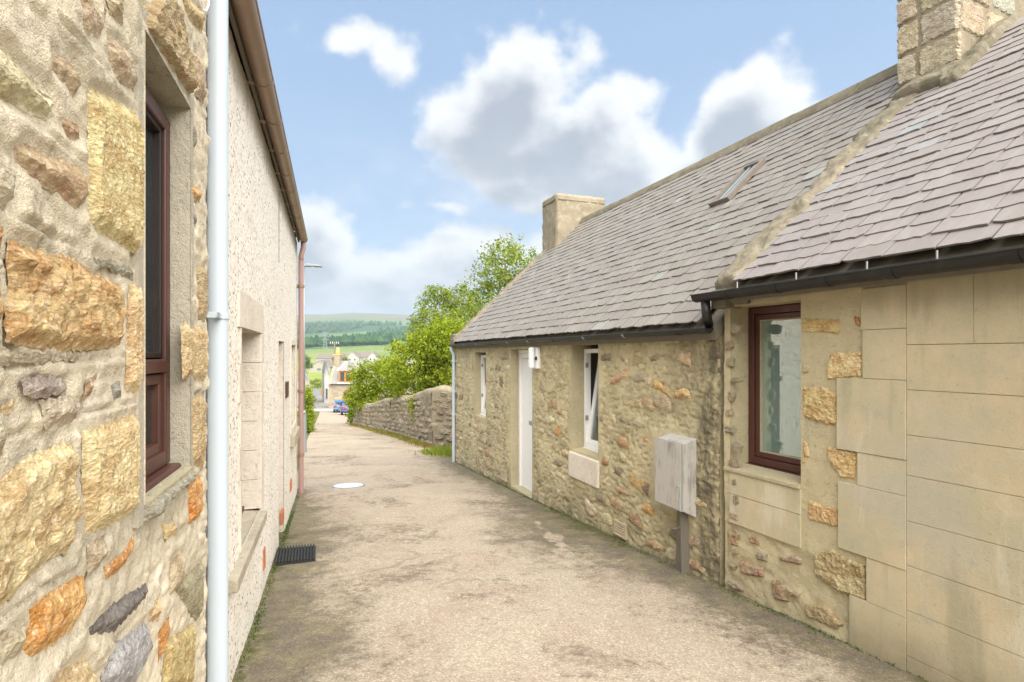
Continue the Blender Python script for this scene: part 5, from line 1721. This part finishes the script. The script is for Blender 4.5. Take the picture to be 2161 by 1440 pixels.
plant('hedge', 'green hedge bush on the lane edge just past the street lamp', 'hedge', gp(650, 23.5),
      clumps_px([(650, 850, 9, 28), (651, 880, 11, 22), (653, 898, 10, 18), (648, 830, 7, 18), (646, 870, 12, 30)], 23.6, 1.0, 7), 4200, .05, 'leaf_bright', 17)

def tufts(name, mat, pts, n, h, seed, spread):
    rs = np.random.RandomState(seed)
    P = np.array([pts[rs.randint(len(pts))] for _ in range(n)], float)
    P[:, 0] += rs.normal(scale=spread, size=n); P[:, 1] += rs.normal(scale=spread, size=n)
    P[:, 2] = gz(P[:, 1])
    a = rs.uniform(0, 2 * np.pi, n); hh = h * rs.uniform(.4, 1.2, n); w = hh * .09 + .003
    lean = rs.normal(scale=.35, size=(n, 2)) * hh[:, None]
    s = np.stack([np.cos(a) * w, np.sin(a) * w, 0 * a], 1)
    mid = P + np.stack([lean[:, 0] * .4, lean[:, 1] * .4, hh * .6], 1)
    tip = P + np.stack([lean[:, 0], lean[:, 1], hh], 1)
    V = np.stack([P - s, P + s, mid + s * .7, tip, mid - s * .7], 1).reshape(-1, 3)
    me = np_mesh(name, V, np.arange(n * 5).reshape(-1, 5), False)
    o = link(name, me, M[mat]); o['kind'] = 'stuff'

def line(a, b, n): return [tuple(np.array(a) + (np.array(b) - np.array(a)) * t) for t in np.linspace(0, 1, n)]
tufts('grass', 'grass', line((-1.75, 13.6, 0), (-1.5, 14.9, 0), 20) + line((-1.3, 13.2, 0), (-1.3, 15, 0), 20), 5200, .10, 31, .30)
tufts('verge_weeds', 'dry_weed', line((-2.35, 15.5, 0), (-9.2, 31.6, 0), 60), 4200, .10, 32, .13)
tufts('verge_weeds', 'grass', line((-2.5, 16, 0), (-9.4, 32.5, 0), 60), 2600, .12, 33, .12)
tufts('moss_tufts', 'leaf_dark', line((-.53 - .33 * 2.4 + .03, 2.4, 0), (-.53 - .33 * 8 + .03, 8, 0), 90), 1500, .022, 34, .014)
tufts('moss_tufts', 'leaf_dark', line((1.60, 4.2, 0), (-1.2, 11.7, 0), 90), 900, .022, 35, .02)
tufts('moss_tufts', 'leaf_dark', line((2.4, 2.6, 0), (1.62, 4.2, 0), 60), 700, .022, 36, .02)

# ------------------------------------------------------------------ garden wall: courses of rubble with a rounded cope
def build_garden_wall():
    pts = [(-1.05, 15.1), (-2.28, 15.6), (-4.9, 22.0), (-9.0, 31.4)]
    hts = [1.75, 1.62, 1.38, 1.12]
    t = empty('garden_wall', (pts[1][0], pts[1][1], float(gz(15.6))), 0, 'old grey rubble garden wall with rounded top, running down the lane below the bushes', 'wall')
    B = t.location.copy()
    def body(p, q, h0, h1, nm):
        d = (Vector(q) - Vector(p)); L = d.length; d.normalize(); nrm = Vector((-d.y, d.x))
        if nrm.x > 0: nrm = -nrm
        n = int(L / .14); m_ = 12
        V = []
        for i in range(n + 1):
            s = i / n
            b0 = Vector(p) + d * (L * s); g0 = float(gz(b0.y)); H = h0 + (h1 - h0) * s + .05 * math.sin(s * 9)
            for j in range(m_ + 9):
                if j < m_: y, z = 0.0, -.2 + (H - .1 + .2) * j / (m_ - 1)
                else:
                    a = math.pi * (j - m_ + 1) / 10; y, z = -.24 + .24 * math.cos(a), H - .1 + .17 * math.sin(a)
                y += float((fbm(L * s * 2.2, z * 3.5 + j * .05, 51, 3) - .5) * .13)
                V.append((b0.x + nrm.x * y - B.x, b0.y + nrm.y * y - B.y, g0 + z - B.z))
            V.append((b0.x - nrm.x * .48 - B.x, b0.y - nrm.y * .48 - B.y, g0 - .2 - B.z))
        k = m_ + 10
        F = [(i * k + j, i * k + j + 1, (i + 1) * k + j + 1, (i + 1) * k + j) for i in range(n) for j in range(k - 1)]
        mb = MB(); mb.v, mb.f = V, F
        o = mb.build(nm, M['wall_mortar'], t, smooth_=True)
        return d, nrm, L
    r = random.Random(8)
    for i in range(3):
        d, nrm, L = body(pts[i], pts[i + 1], hts[i], hts[i + 1], 'wall_length')
        per = (60, 150, 90)[i]
        z = .04
        cnt = 0
        hh0 = hts[i]
        rows = 9 if i < 2 else 6
        for row in range(rows):
            z0 = (hh0 - .08) * row / rows; rh = (hh0 - .08) / rows
            x = r.uniform(0, .2)
            while x < L - .15 and cnt < per:
                wd = r.uniform(.18, .46) if i != 2 else r.uniform(.35, .7)
                s = (x + wd / 2) / L
                H = hts[i] + (hts[i + 1] - hts[i]) * s
                b0 = Vector(pts[i]) + d * (x + wd / 2)
                x += wd + .02
                if r.random() < .22: continue
                vs = pillow_variants('garden', 12, 17, .25)
                cnt += 1
                o = link('stone', vs[r.randrange(12)], M['wall_stone'], t, None, jitter(r.choice([(.28, .23, .16), (.31, .26, .18), (.24, .20, .145), (.34, .28, .20), (.30, .235, .155)]), r, .12))
                o.location = (b0.x - B.x, b0.y - B.y, float(gz(b0.y)) + z0 * H / hh0 + rh * .5 + r.uniform(-.02, .02) - B.z)
                o.rotation_euler = (0, r.uniform(-.1, .1), math.atan2(d.y, d.x) if nrm.dot(Vector((-d.y, d.x))) > 0 else math.atan2(-d.y, -d.x))
                o.scale = (wd * .95, .03 + r.uniform(0, .025), rh * r.uniform(.7, 1.0))
    # the stub past the gap
    t2 = empty('wall_stub', gp(758, 33.4), 0, 'short upright stub of grey rubble wall past the gap, nearest the parked cars', 'wall')
    V = box_rough('stub', -.34, .36, -.25, .25, -.3, 1.15, .12, 55, .05, .06)
    link('stub', V, M['wall_mortar'], t2)
    for k in range(14):
        o = link('stone', pillow_variants('garden')[r.randrange(12)], M['wall_stone'], t2, (r.uniform(-.2, .22), -.25, .05 + .155 * (k // 2) - .02), jitter((.19, .16, .115), r, .12))
        o.rotation_euler = (0, 0, math.pi); o.scale = (.28, .05, .13)
M['wall_mortar'] = m_mortar('garden_wall_mortar', (.30, .25, .175), (.235, .195, .135), (.37, .32, .235), moss=(.12, .11, .06), stain=.5, grain=.35)
build_garden_wall()

# ------------------------------------------------------------------ street lamp, poles, wires
def build_lamp():
    x, y, z = gp(640.5, 13.9)
    t = empty('street_lamp', (x, y, z), 0, 'slim grey street lamp with flat head standing just past the pebbledashed house', 'street lamp')
    MB().tube([(0, 0, -.1), (0, 0, .98)], .075, 16).build('base_compartment', M['metal'], t, auto=True)
    MB().tube([(0, 0, .98), (0, 0, 1.08)], [.075, .042], 16).build('shoulder', M['metal'], t, smooth_=True)
    MB().tube([(0, 0, 1.05), (0, 0, 4.74)], .040, 12).build('pole', M['metal'], t, smooth_=True)
    MB().tube([(0, 0, 4.70), (0, 0, 4.76), (.14, 0, 4.78)], .028, 10).build('bracket', M['metal'], t, smooth_=True)
    mb = MB(); mb.prism([(.06, 4.75), (.46, 4.735), (.46, 4.765), (.30, 4.80), (.12, 4.815), (.06, 4.80)], 1, -.09, .09); mb.build('lamp_head', M['metal'], t, bevel=.012)
    MB().box(.18, .42, -.06, .06, 4.725, 4.742).build('lens', M['glass'], t)
build_lamp()

def build_pole():
    x, y, z = gp(706, 86)
    top = at(706, 722, 86).z
    t = empty('telegraph_pole', (x, y, z), 0, 'thin grey wooden telegraph pole rising behind the dormer house chimney', 'pole')
    MB().tube([(0, 0, -.5), (0, 0, top - z)], [.15, .10], 8).build('pole', M['wood_old'], t, smooth_=True)
    mb = MB()
    for k in (0, .7): mb.box(-.75, .75, -.06, .06, top - z - .35 - k, top - z - .22 - k)
    mb.build('cross_arm', M['wood_old'], t)
    mb = MB()
    for dx in (-.65, -.3, .3, .65): mb.tube([(dx, 0, top - z - .22), (dx, 0, top - z + .02)], .05, 6)
    mb.build('insulator', M['white'], t)
    for dx, tx, tz in ((-.6, -26, 2.0), (.6, 32, 2.6), (.3, 30, 1.6)):
        a = Vector((dx, 0, top - z)); b = Vector((tx, 30, top - z + tz))
        pts = [a.lerp(b, s) + Vector((0, 0, -1.2 * 4 * s * (1 - s))) for s in np.linspace(0, 1, 12)]
        MB().tube(pts, .018, 4).build('wire', M['rubber'], t)
build_pole()

def build_pylon():
    Y = 640
    p = at(686, 744, Y); top = at(686, 700, Y).z
    H = top - p.z + 4
    t = empty('pylon', (p.x, p.y, p.z - 4), .4, 'grey lattice electricity pylon standing in front of the wooded hillside', 'pylon')
    mb = MB()
    def wd(s): return 3.0 * (1 - s) + .5 * s if s < .6 else 1.3 - .8 * (s - .6) / .4
    for sx in (-1, 1):
        for sy in (-1, 1):
            mb.tube([(sx * wd(s), sy * wd(s), H * s) for s in np.linspace(0, 1, 6)], .22, 4)
    mb.build('leg', M['metal'], t)
    mb = MB()
    L = np.linspace(0, .97, 9)
    for a, b in zip(L[:-1], L[1:]):
        for sy in (-1, 1):
            mb.tube([(-wd(a), sy * wd(a), H * a), (wd(b), sy * wd(b), H * b)], .13, 4); mb.tube([(wd(a), sy * wd(a), H * a), (-wd(b), sy * wd(b), H * b)], .13, 4)
    mb.build('bracing', M['metal'], t)
    for s in (.66, .80, .94):
        w_ = 5.5 if s == .8 else 4.2
        mb = MB(); mb.tube([(-w_, 0, H * s), (w_, 0, H * s)], .2, 4); mb.tube([(-w_, 0, H * s), (0, 0, H * (s + .05)), (w_, 0, H * s)], .15, 4); mb.build('cross_arm', M['metal'], t)
build_pylon()

# ------------------------------------------------------------------ cars
def paint(name, col):
    m, g = material(name)
    g.out(col, .25, spec=.5, Coat_Weight=.6, Coat_Roughness=.06)
    return m
M['blue_teal'] = paint('teal_blue_paint', (.03, .16, .32))
M['blue_deep'] = paint('deep_blue_paint', (.035, .05, .30))
M['tail'] = m_plain('red_tail_lamp', (.55, .02, .05), .25, .1, dirty=0)
M['car_glass'] = m_plain('dark_car_glass', (.05, .07, .075), .08, .1, dirty=0, spec=.6)
M['tyre'] = m_plain('tyre_rubber', (.02, .02, .02), .8)
M['plate'] = m_plain('yellow_plate', (.60, .48, .06), .5, .05, dirty=0)

def build_car(px, Y, mat, label, yaw):
    x, y, z = gp(px, Y, .03)
    t = empty('parked_car', (x, y, z), yaw, label, 'car', 'cars parked at the foot of the lane')
    # hatchback, x to the side, y forward (rear at y = 0)
    sec = [  # y, half width, belt z, floor z
        (0.0, .74, .78, .42), (.06, .82, .92, .34), (.45, .88, .96, .24), (1.3, .90, .95, .20), (2.4, .90, .93, .20), (3.2, .88, .90, .22), (3.85, .82, .78, .26), (4.08, .70, .62, .36)]
    V = []
    for yy, w_, zb, zf in sec:
        V += [(-w_ * .9, yy, zf), (-w_, yy, zf + .14), (-w_ * 1.0, yy, (zf + zb) / 2 + .05), (-w_ * .95, yy, zb - .05), (-w_ * .86, yy, zb), (w_ * .86, yy, zb), (w_ * .95, yy, zb - .05), (w_, yy, (zf + zb) / 2 + .05), (w_, yy, zf + .14), (w_ * .9, yy, zf)]
    k = 10
    F = [(i * k + j, i * k + (j + 1) % k, (i + 1) * k + (j + 1) % k, (i + 1) * k + j) for i in range(len(sec) - 1) for j in range(k)] + [tuple(range(k)), tuple((len(sec) - 1) * k + j for j in range(k))]
    MB().add(V, F).build('body', mat, t, auto=True)
    gh = [(.10, .74, .92), (.36, .66, 1.30), (.62, .62, 1.43), (1.6, .64, 1.47), (2.25, .62, 1.40), (2.95, .72, .91)]
    V = []
    for yy, w_, zt in gh: V += [(-.78, yy, .88), (-w_, yy, zt), (w_, yy, zt), (.78, yy, .88)]
    F = [(i * 4 + j, i * 4 + j + 1, i * 4 + 5 + j, i * 4 + 4 + j) for i in range(5) for j in range(3)]
    MB().add(V, F).build('cabin_glass', M['car_glass'], t, auto=True)
    V = []
    for yy, w_, zt in ((.34, .655, 1.31), (.60, .635, 1.45), (1.6, .655, 1.49), (2.28, .63, 1.415)): V += [(-w_ - .01, yy, zt - .05), (-w_ * .9, yy, zt + .01), (w_ * .9, yy, zt + .01), (w_ + .01, yy, zt - .05)]
    F = [(i * 4 + j, i * 4 + j + 1, i * 4 + 5 + j, i * 4 + 4 + j) for i in range(3) for j in range(3)]
    MB().add(V, F).build('roof', mat, t, auto=True)
    mb = MB()
    for s in (-1, 1): mb.tube([(s * .78, .12, .90), (s * .68, .37, 1.29), (s * .655, .62, 1.42)], .05, 6); mb.tube([(s * .79, 1.6, .92), (s * .665, 1.6, 1.45)], .035, 6); mb.tube([(s * .76, 2.95, .91), (s * .64, 2.26, 1.40)], .035, 6)
    mb.build('pillar', mat, t)
    for s in (-1, 1):
        mb = MB(); mb.prism([(.40, .74), (.84, .76), (.90, .92), (.50, .92)], 1, -.025, .14) if s > 0 else mb.prism([(-.40, .74), (-.84, .76), (-.90, .92), (-.50, .92)], 1, -.025, .14)
        mb.build('tail_light', M['tail'], t, bevel=.015)
        MB().box(s * .97 - .09, s * .97 + .09, 2.5, 2.62, .93, 1.06).build('wing_mirror', mat, t, bevel=.03)
    mb = MB(); mb.box(-.82, .82, -.06, .05, .36, .60); mb.build('bumper', mat, t, bevel=.05)
    mb = MB(); mb.box(-.6, .6, -.05, .05, .24, .37); mb.build('valance', M['tyre'], t, bevel=.02)
    MB().box(-.26, .26, -.018, .02, .66, .77).build('number_plate', M['plate'], t)
    MB().box(-.55, .55, .12, .30, 1.36, 1.40).build('spoiler', mat, t, bevel=.015)
    for s in (-1, 1):
        for yy in (.72, 3.28):
            mb = MB(); mb.tube([(s * .68, yy, .30), (s * .89, yy, .30)], .31, 18); w_ = mb.build('wheel', M['tyre'], t, auto=True)
            mb = MB(); mb.tube([(s * .87, yy, .30), (s * .897, yy, .30)], .20, 14); mb.build('hub', M['metal'], w_)
    return t
build_car(719.0, 69, M['blue_teal'], 'pale blue hatchback parked beyond the dark blue one, rear to the lane', .31)
build_car(738.5, 60, M['blue_deep'], 'dark blue hatchback parked nearest, its front half behind the wall stub', .40)

# ------------------------------------------------------------------ houses at the foot of the lane and over the valley
def window_on(parent, x, y, z0, z1, w_, frame, out=-1, glass='car_glass'):
    mb = MB(); casing(mb, x - w_ / 2, x + w_ / 2, z0, z1, y - .05, y + .05, max(.06, w_ * .12))
    f = mb.build('window', frame, parent)
    MB().box(x - w_ / 2 + .05, x + w_ / 2 - .05, y - .01, y + .01, z0 + .05, z1 - .05).build('pane', M[glass], f)
    return f

M['far_stone'] = m_mortar('far_stone_wall', (.35, .295, .21), (.28, .235, .165), (.41, .355, .265), stain=.3, grain=.15)
M['far_slate'] = m_plain('far_slate', (.23, .22, .21), .7, .2, dirty=.2)
M['far_white'] = m_plain('far_white_render', (.43, .415, .39), .8, .1, dirty=.15)
M['far_grey'] = m_plain('far_grey_harl', (.36, .33, .28), .9, .15)
M['orange_wood'] = m_plain('orange_stained_wood', (.48, .17, .03), .5, .2, dirty=.1)
M['pale_roof'] = m_plain('pale_tile_roof', (.17, .14, .125), .8, .15)
M['pot'] = m_plain('buff_chimney_pot', (.62, .42, .18), .7, .1)

def build_dormer_house():
    Y = 80.5
    x0 = (693.5 - CX) / FPX * Y; zb = float(gz(Y)) - .3
    ze = EYE + (CY - 811) / FPX * Y; W = 12.0
    t = empty('dormer_house', (x0, Y, 0), math.radians(3), 'stone house with slate roof and orange framed dormer, behind the parked cars', 'house', 'houses at the foot of the lane')
    zr = EYE + (CY - 763) / FPX * (Y + 3.4)
    mb = MB(); mb.box(0, W, 0, 6.8, zb, ze); mb.prism([(0, ze), (6.8, ze), (3.4, zr)], 0, 0, .3); mb.prism([(0, ze), (6.8, ze), (3.4, zr)], 0, W - .3, W)
    mb.build('wall', M['far_stone'], t)
    r = random.Random(3)
    for row in range(11):
        x = r.uniform(0, .3); z0 = zb + .35 + row * .33
        while x < 7.5:
            wd = r.uniform(.4, .8)
            if r.random() < .75: MB().box(x, x + wd - .03, -.035, .02, z0, z0 + .29).build('stone', M['rock_small'], t, bevel=.02, color=jitter(r.choice([(.32, .265, .185), (.36, .30, .21), (.28, .235, .16), (.38, .30, .19)]), r))
            x += wd
    mb = MB(); mb.prism([(-.12, ze + .0), (3.4, zr + .08), (3.4, zr - .08), (-.12, ze - .14)], 0, .35, W - .35); mb.prism([(6.92, ze), (3.4, zr + .08), (3.4, zr - .08), (6.92, ze - .14)], 0, .35, W - .35)
    rf = mb.build('roof', M['far_slate'], t)
    mb = MB(); mb.prism([(-.12, ze + .04), (3.4, zr + .18), (3.4, zr - .1), (-.12, ze - .14)], 0, -.02, .34); mb.build('skew', M['far_stone'], t)
    zc = EYE + (CY - 750) / FPX * (Y + 3)
    ch = box_rough('chimney', .0, .95, 2.5, 4.2, zr - 1.0, zc, .3, 5, .02); c = link('chimney', ch, M['far_stone'], t)
    mb = MB(); mb.box(-.06, 1.01, 2.44, 4.26, zc - .02, zc + .14); mb.build('cope', M['pot'], c)
    zp = EYE + (CY - 734) / FPX * (Y + 3)
    for yy in (2.9, 3.7): MB().tube([(.48, yy, zc + .1), (.48, yy, zc + .5), (.48, yy, zp - .1), (.48, yy, zp)], [.24, .17, .15, .18], 10).build('pot', M['pot'], c, smooth_=True)
    MB().tube([(.3, -.2, ze - .03), (W, -.2, ze - .03)], .07, 8).build('gutter', M['black'], t)
    # dormer
    k = (Y) / FPX
    dx0, dx1 = 1.45, 3.3
    z0 = EYE + (CY - 808) / FPX * (Y + .2); z1 = EYE + (CY - 783) / FPX * (Y + .2)
    d = empty('dormer'); d.parent = t
    mb = MB(); casing(mb, dx0, dx1, z0, z1, .12, .3, .2); mb.box((dx0 + dx1) / 2 - .12, (dx0 + dx1) / 2 + .12, .12, .3, z0, z1); mb.build('frame', M['orange_wood'], d)
    MB().box(dx0 + .1, dx1 - .1, .2, .22, z0 + .1, z1 - .1).build('pane', M['car_glass'], d)
    mb = MB()
    for x in (dx0, dx1 - .06): mb.prism([(.28, z0), (.28, z1), (3.0, z1)], 0, x, x + .06)
    mb.build('cheek', M['far_slate'], d)
    mb = MB(); xm = (dx0 + dx1) / 2
    mb.add([(dx0 - .2, -.05, z1), (dx1 + .2, -.05, z1), (xm, 1.3, z1 + 1.35), (xm, 3.3, z1 + 1.35), (dx0 - .2, 2.6, z1), (dx1 + .2, 2.6, z1)], [(0, 1, 2), (0, 2, 3, 4), (1, 5, 3, 2)])
    mb.build('hipped_roof', M['far_slate'], d)
    mb = MB(); mb.tube([(dx0 - .2, -.05, z1 + .04), (xm, 1.3, z1 + 1.4)], .07, 6); mb.box(dx0 - .15, dx1 + .15, -.06, .14, z0 - .14, z0 - .01); mb.build('lead_hip', M['white'], d)
    wz0 = EYE + (CY - 848) / FPX * Y; wz1 = EYE + (CY - 825) / FPX * Y
    f = window_on(t, 2.62, -.03, wz0 - .6, wz1, 1.0, M['orange_wood'])
    mb = MB(); mb.box(2.1, 3.14, -.07, .02, wz1 + .02, wz1 + .26); mb.build('lintel', M['far_stone'], t)
    f = window_on(t, 6.2, -.03, wz0, wz1, 1.0, M['orange_wood'])
build_dormer_house()

def simple_house(name, label, pxl, pxr, Y, base_py, eave_py, ridge_py, depth, wall, roof, gable_front=True, yaw=0.0, wins=(), group=None, chim=None, pivot_right=False):
    x0, x1 = (pxl - CX) / FPX * Y, (pxr - CX) / FPX * Y
    zb, ze, zr = [EYE + (CY - p) / FPX * Y for p in (base_py, eave_py, ridge_py)]
    W = x1 - x0
    ox, oy = (x1 - W * math.cos(yaw), Y - W * math.sin(yaw)) if pivot_right else (x0, Y)
    t = empty(name, (ox, oy, zb), yaw, label, 'house', group)
    ze -= zb; zr -= zb
    mb = MB()
    if gable_front:
        mb.prism([(0, -1.0), (W, -1.0), (W, ze), (W / 2, zr), (0, ze)], 1, 0, depth); mb.build('wall', M[wall], t)
        mb = MB(); o = W * .04
        mb.prism([(-o, ze - o), (W / 2, zr), (W + o, ze - o), (W + o, ze - o + .25), (W / 2, zr + .28), (-o, ze - o + .25)], 1, -.25, depth + .2); mb.build('roof', M[roof], t)
        mb = MB(); mb.prism([(-o, ze - o + .02), (W / 2, zr + .03), (W + o, ze - o + .02), (W + o, ze - o + .2), (W / 2, zr + .22), (-o, ze - o + .2)], 1, -.32, -.255); mb.build('barge_board', M['far_white'], t)
    else:
        mb.prism([(0, -1.0), (depth, -1.0), (depth, ze), (depth / 2, zr), (0, ze)], 0, 0, W); mb.build('wall', M[wall], t)
        mb = MB(); mb.prism([(-.3, ze - .15), (depth / 2, zr), (depth + .3, ze - .15), (depth + .3, ze + .1), (depth / 2, zr + .25), (-.3, ze + .1)], 0, -.2, W + .2); mb.build('roof', M[roof], t)
    for (fx, fz0, fz1, fw) in wins:
        f = window_on(t, W * fx, -.03, ze * fz0, ze * fz1, fw, M['far_white'])
    if chim:
        cx = W * chim
        yy = depth / 2 if not gable_front else depth * .5
        c = box_rough('chimney', cx - .4, cx + .4, yy - .5, yy + .5, zr - .8, zr + 1.2, .4, 9, .02)
        c = link('chimney', c, M['far_stone'], t)
        MB().tube([(cx, yy, zr + 1.1), (cx, yy, zr + 1.9)], .18, 8).build('pot', M['pot'], c)
    return t

simple_house('terrace_house', 'white walled house along the narrow street, close past the dormer house gable', 684.5, 694, 97, 856, 790, 768, 16, 'far_white', 'far_slate', True, .36, [(.5, .2, .55, .4)], 'houses at the foot of the lane')
simple_house('terrace_house', 'grey stone house at the corner of the narrow street, opposite the dormer house', 628, 650, 88, 866, 800, 782, 14, 'far_grey', 'far_slate', True, .37, [(.75, .2, .6, .9)], 'houses at the foot of the lane', .5, True)
simple_house('terrace_house', 'white gabled house farther down the narrow street, on its far corner', 640, 654, 112, 850, 806, 782, 10, 'far_white', 'far_slate', True, .37, [(.7, .2, .6, .8)], 'houses at the foot of the lane', None, True)
simple_house('gabled_shed', 'wide grey harled building with pale barge boards beyond the green field', 652, 696, 262, 785, 774, 761, 14, 'far_grey', 'pale_roof', True, 0, [(.45, .25, .7, 1.3), (.52, .25, .7, 1.3)])
for i, (a, b, base, ev, rg, gf, lb) in enumerate([
        (668, 700, 766, 757, 748, False, 'long low white house with brown roof, first of the row below the hill'),
        (698, 734, 764, 755, 747, False, 'white house with brown roof, second in the row below the hill'),
        (716, 727, 766, 757, 748, True, 'small white gable end between the second and third houses of the row'),
        (730, 757, 764, 755, 743, True, 'steep white gabled house in the middle of the row below the hill'),
        (756, 788, 763, 754, 743, False, 'brown roofed white house to the side of the steep gable'),
        (776, 796, 764, 754, 743, True, 'white gabled house at the end of the row, by the bushes')]):
    simple_house('white_house', lb, a, b, 330 + (i % 3) * 9 - (12 if gf else 0), base, ev, rg, 9, 'far_white', 'pale_roof', gf, 0, [(.3, .3, .75, 1.2), (.7, .3, .75, 1.2)], 'row of houses below the hill')

def build_gate():
    x, y, z = gp(657, 131)
    t = empty('panel_gate', (x, y, z), 0, 'pale grey sheeted gate closing the end of the narrow street', 'gate')
    W = 20.0 / FPX * 131
    n = 9
    for i in range(n): MB().box(W * i / n + .01, W * (i + 1) / n - .01, 0, .05, .05, 1.85).build('panel', M['metal'], t)
    mb = MB(); mb.box(0, W, .05, .1, .3, .42); mb.box(0, W, .05, .1, 1.45, 1.57); mb.build('rail', M['metal'], t)
    p = empty('gate_post', (x + W + .1, y, z), 0, 'broad orange brown timber post and panel beside the grey gate', 'post')
    mb = MB(); mb.box(0, .5, 0, .12, -.2, 1.8); mb.build('post', M['orange_wood'], p)
    mb = MB(); mb.box(-.05, .55, -.03, .15, 1.8, 1.9); mb.build('cap', M['pot'], p)
build_gate()
plant('hedge', 'green hedge behind the sheeted gate at the end of the narrow street', 'hedge', gp(668, 136),
      clumps_px([(660, 812, 10, 9), (672, 810, 12, 10), (683, 814, 8, 8)], 137, 1, 8), 1500, .16, 'leaf_tree', 18)
plant('garden_tree', 'dark green bushy tree behind the corner house chimney, left of the grey shed', 'tree', gp(647, 205),
      clumps_px([(646, 762, 10, 11), (650, 772, 8, 8)], 206, 1, 9), 1500, .22, 'leaf_dark', 19)
for i, (px, py) in enumerate([(721, 757), (730, 758), (705, 758)]):
    plant('garden_tree', ['small round green tree before the white row, under the pole', 'small dark tree before the steep white gable', 'low green shrub before the second white house'][i], 'tree', tuple(at(px, py + 6, 318)),
          clumps_px([(px, py, 4, 4)], 318, .5, 20 + i), 500, .3, 'leaf_tree', 40 + i, group='small trees before the white row')

# far woods on the hillside: one mass of crowns
def build_woods():
    rs = np.random.RandomState(5)
    V, F = [], []
    oct_f = np.array([(0, 1, 4), (1, 2, 4), (2, 3, 4), (3, 0, 4), (1, 0, 5), (2, 1, 5), (3, 2, 5), (0, 3, 5)])
    n = 0
    bands = [(690, 760, 500, .36), (760, 1250, 1700, .42), (1250, 1900, 1700, .36)]
    for y0, y1, cnt, cov in bands:
        Y = rs.uniform(y0, y1, cnt); A = rs.uniform(-.42, -.13, cnt)
        X = A * Y
        m_ = vnoise(X * .007, Y * .004, 7) > 1 - cov - .12
        X, Y = X[m_], Y[m_]
        Z = hill(X, Y)
        s = rs.uniform(3.5, 7.5, len(X))
        for x, y, z, q in zip(X, Y, Z, s):
            a = rs.uniform(0, 1.5)
            ring = [(x + q * .8 * math.cos(a + k * 1.571) * rs.uniform(.7, 1.2), y + q * .8 * math.sin(a + k * 1.571), z + q * rs.uniform(.5, .9)) for k in range(4)]
            V += ring + [(x, y, z + q * rs.uniform(1.5, 2.2)), (x, y, z - .5)]
            F += [tuple(f + n) for f in oct_f]; n += 6
    me = np_mesh('hillside_woods', V, F, False)
    m, g = material('far_wood')
    r = g.rnd()
    g.out(g.ramp(r, [(0, (.02, .05, .02)), (.6, (.035, .085, .03)), (1, (.06, .12, .035))]), .95, spec=.05)
    o = link('hillside_woods', me, m); o['kind'] = 'stuff'
build_woods()

# ------------------------------------------------------------------ air: one even volume round the whole place
def build_haze():
    mb = MB(); mb.box(-16000, 16000, -140, 9300, -40, 330)
    m = bpy.data.materials.new('air'); m.use_nodes = True
    g = G(m.node_tree)
    v = g.n('ShaderNodeVolumePrincipled', {'Color': (.76, .90, 1.0, 1), 'Density': HAZE, 'Anisotropy': .2})
    g.n('ShaderNodeOutputMaterial', {1: v.outputs[0]})
    o = mb.build('haze', m); o['kind'] = 'stuff'
HAZE = .00026
build_haze()
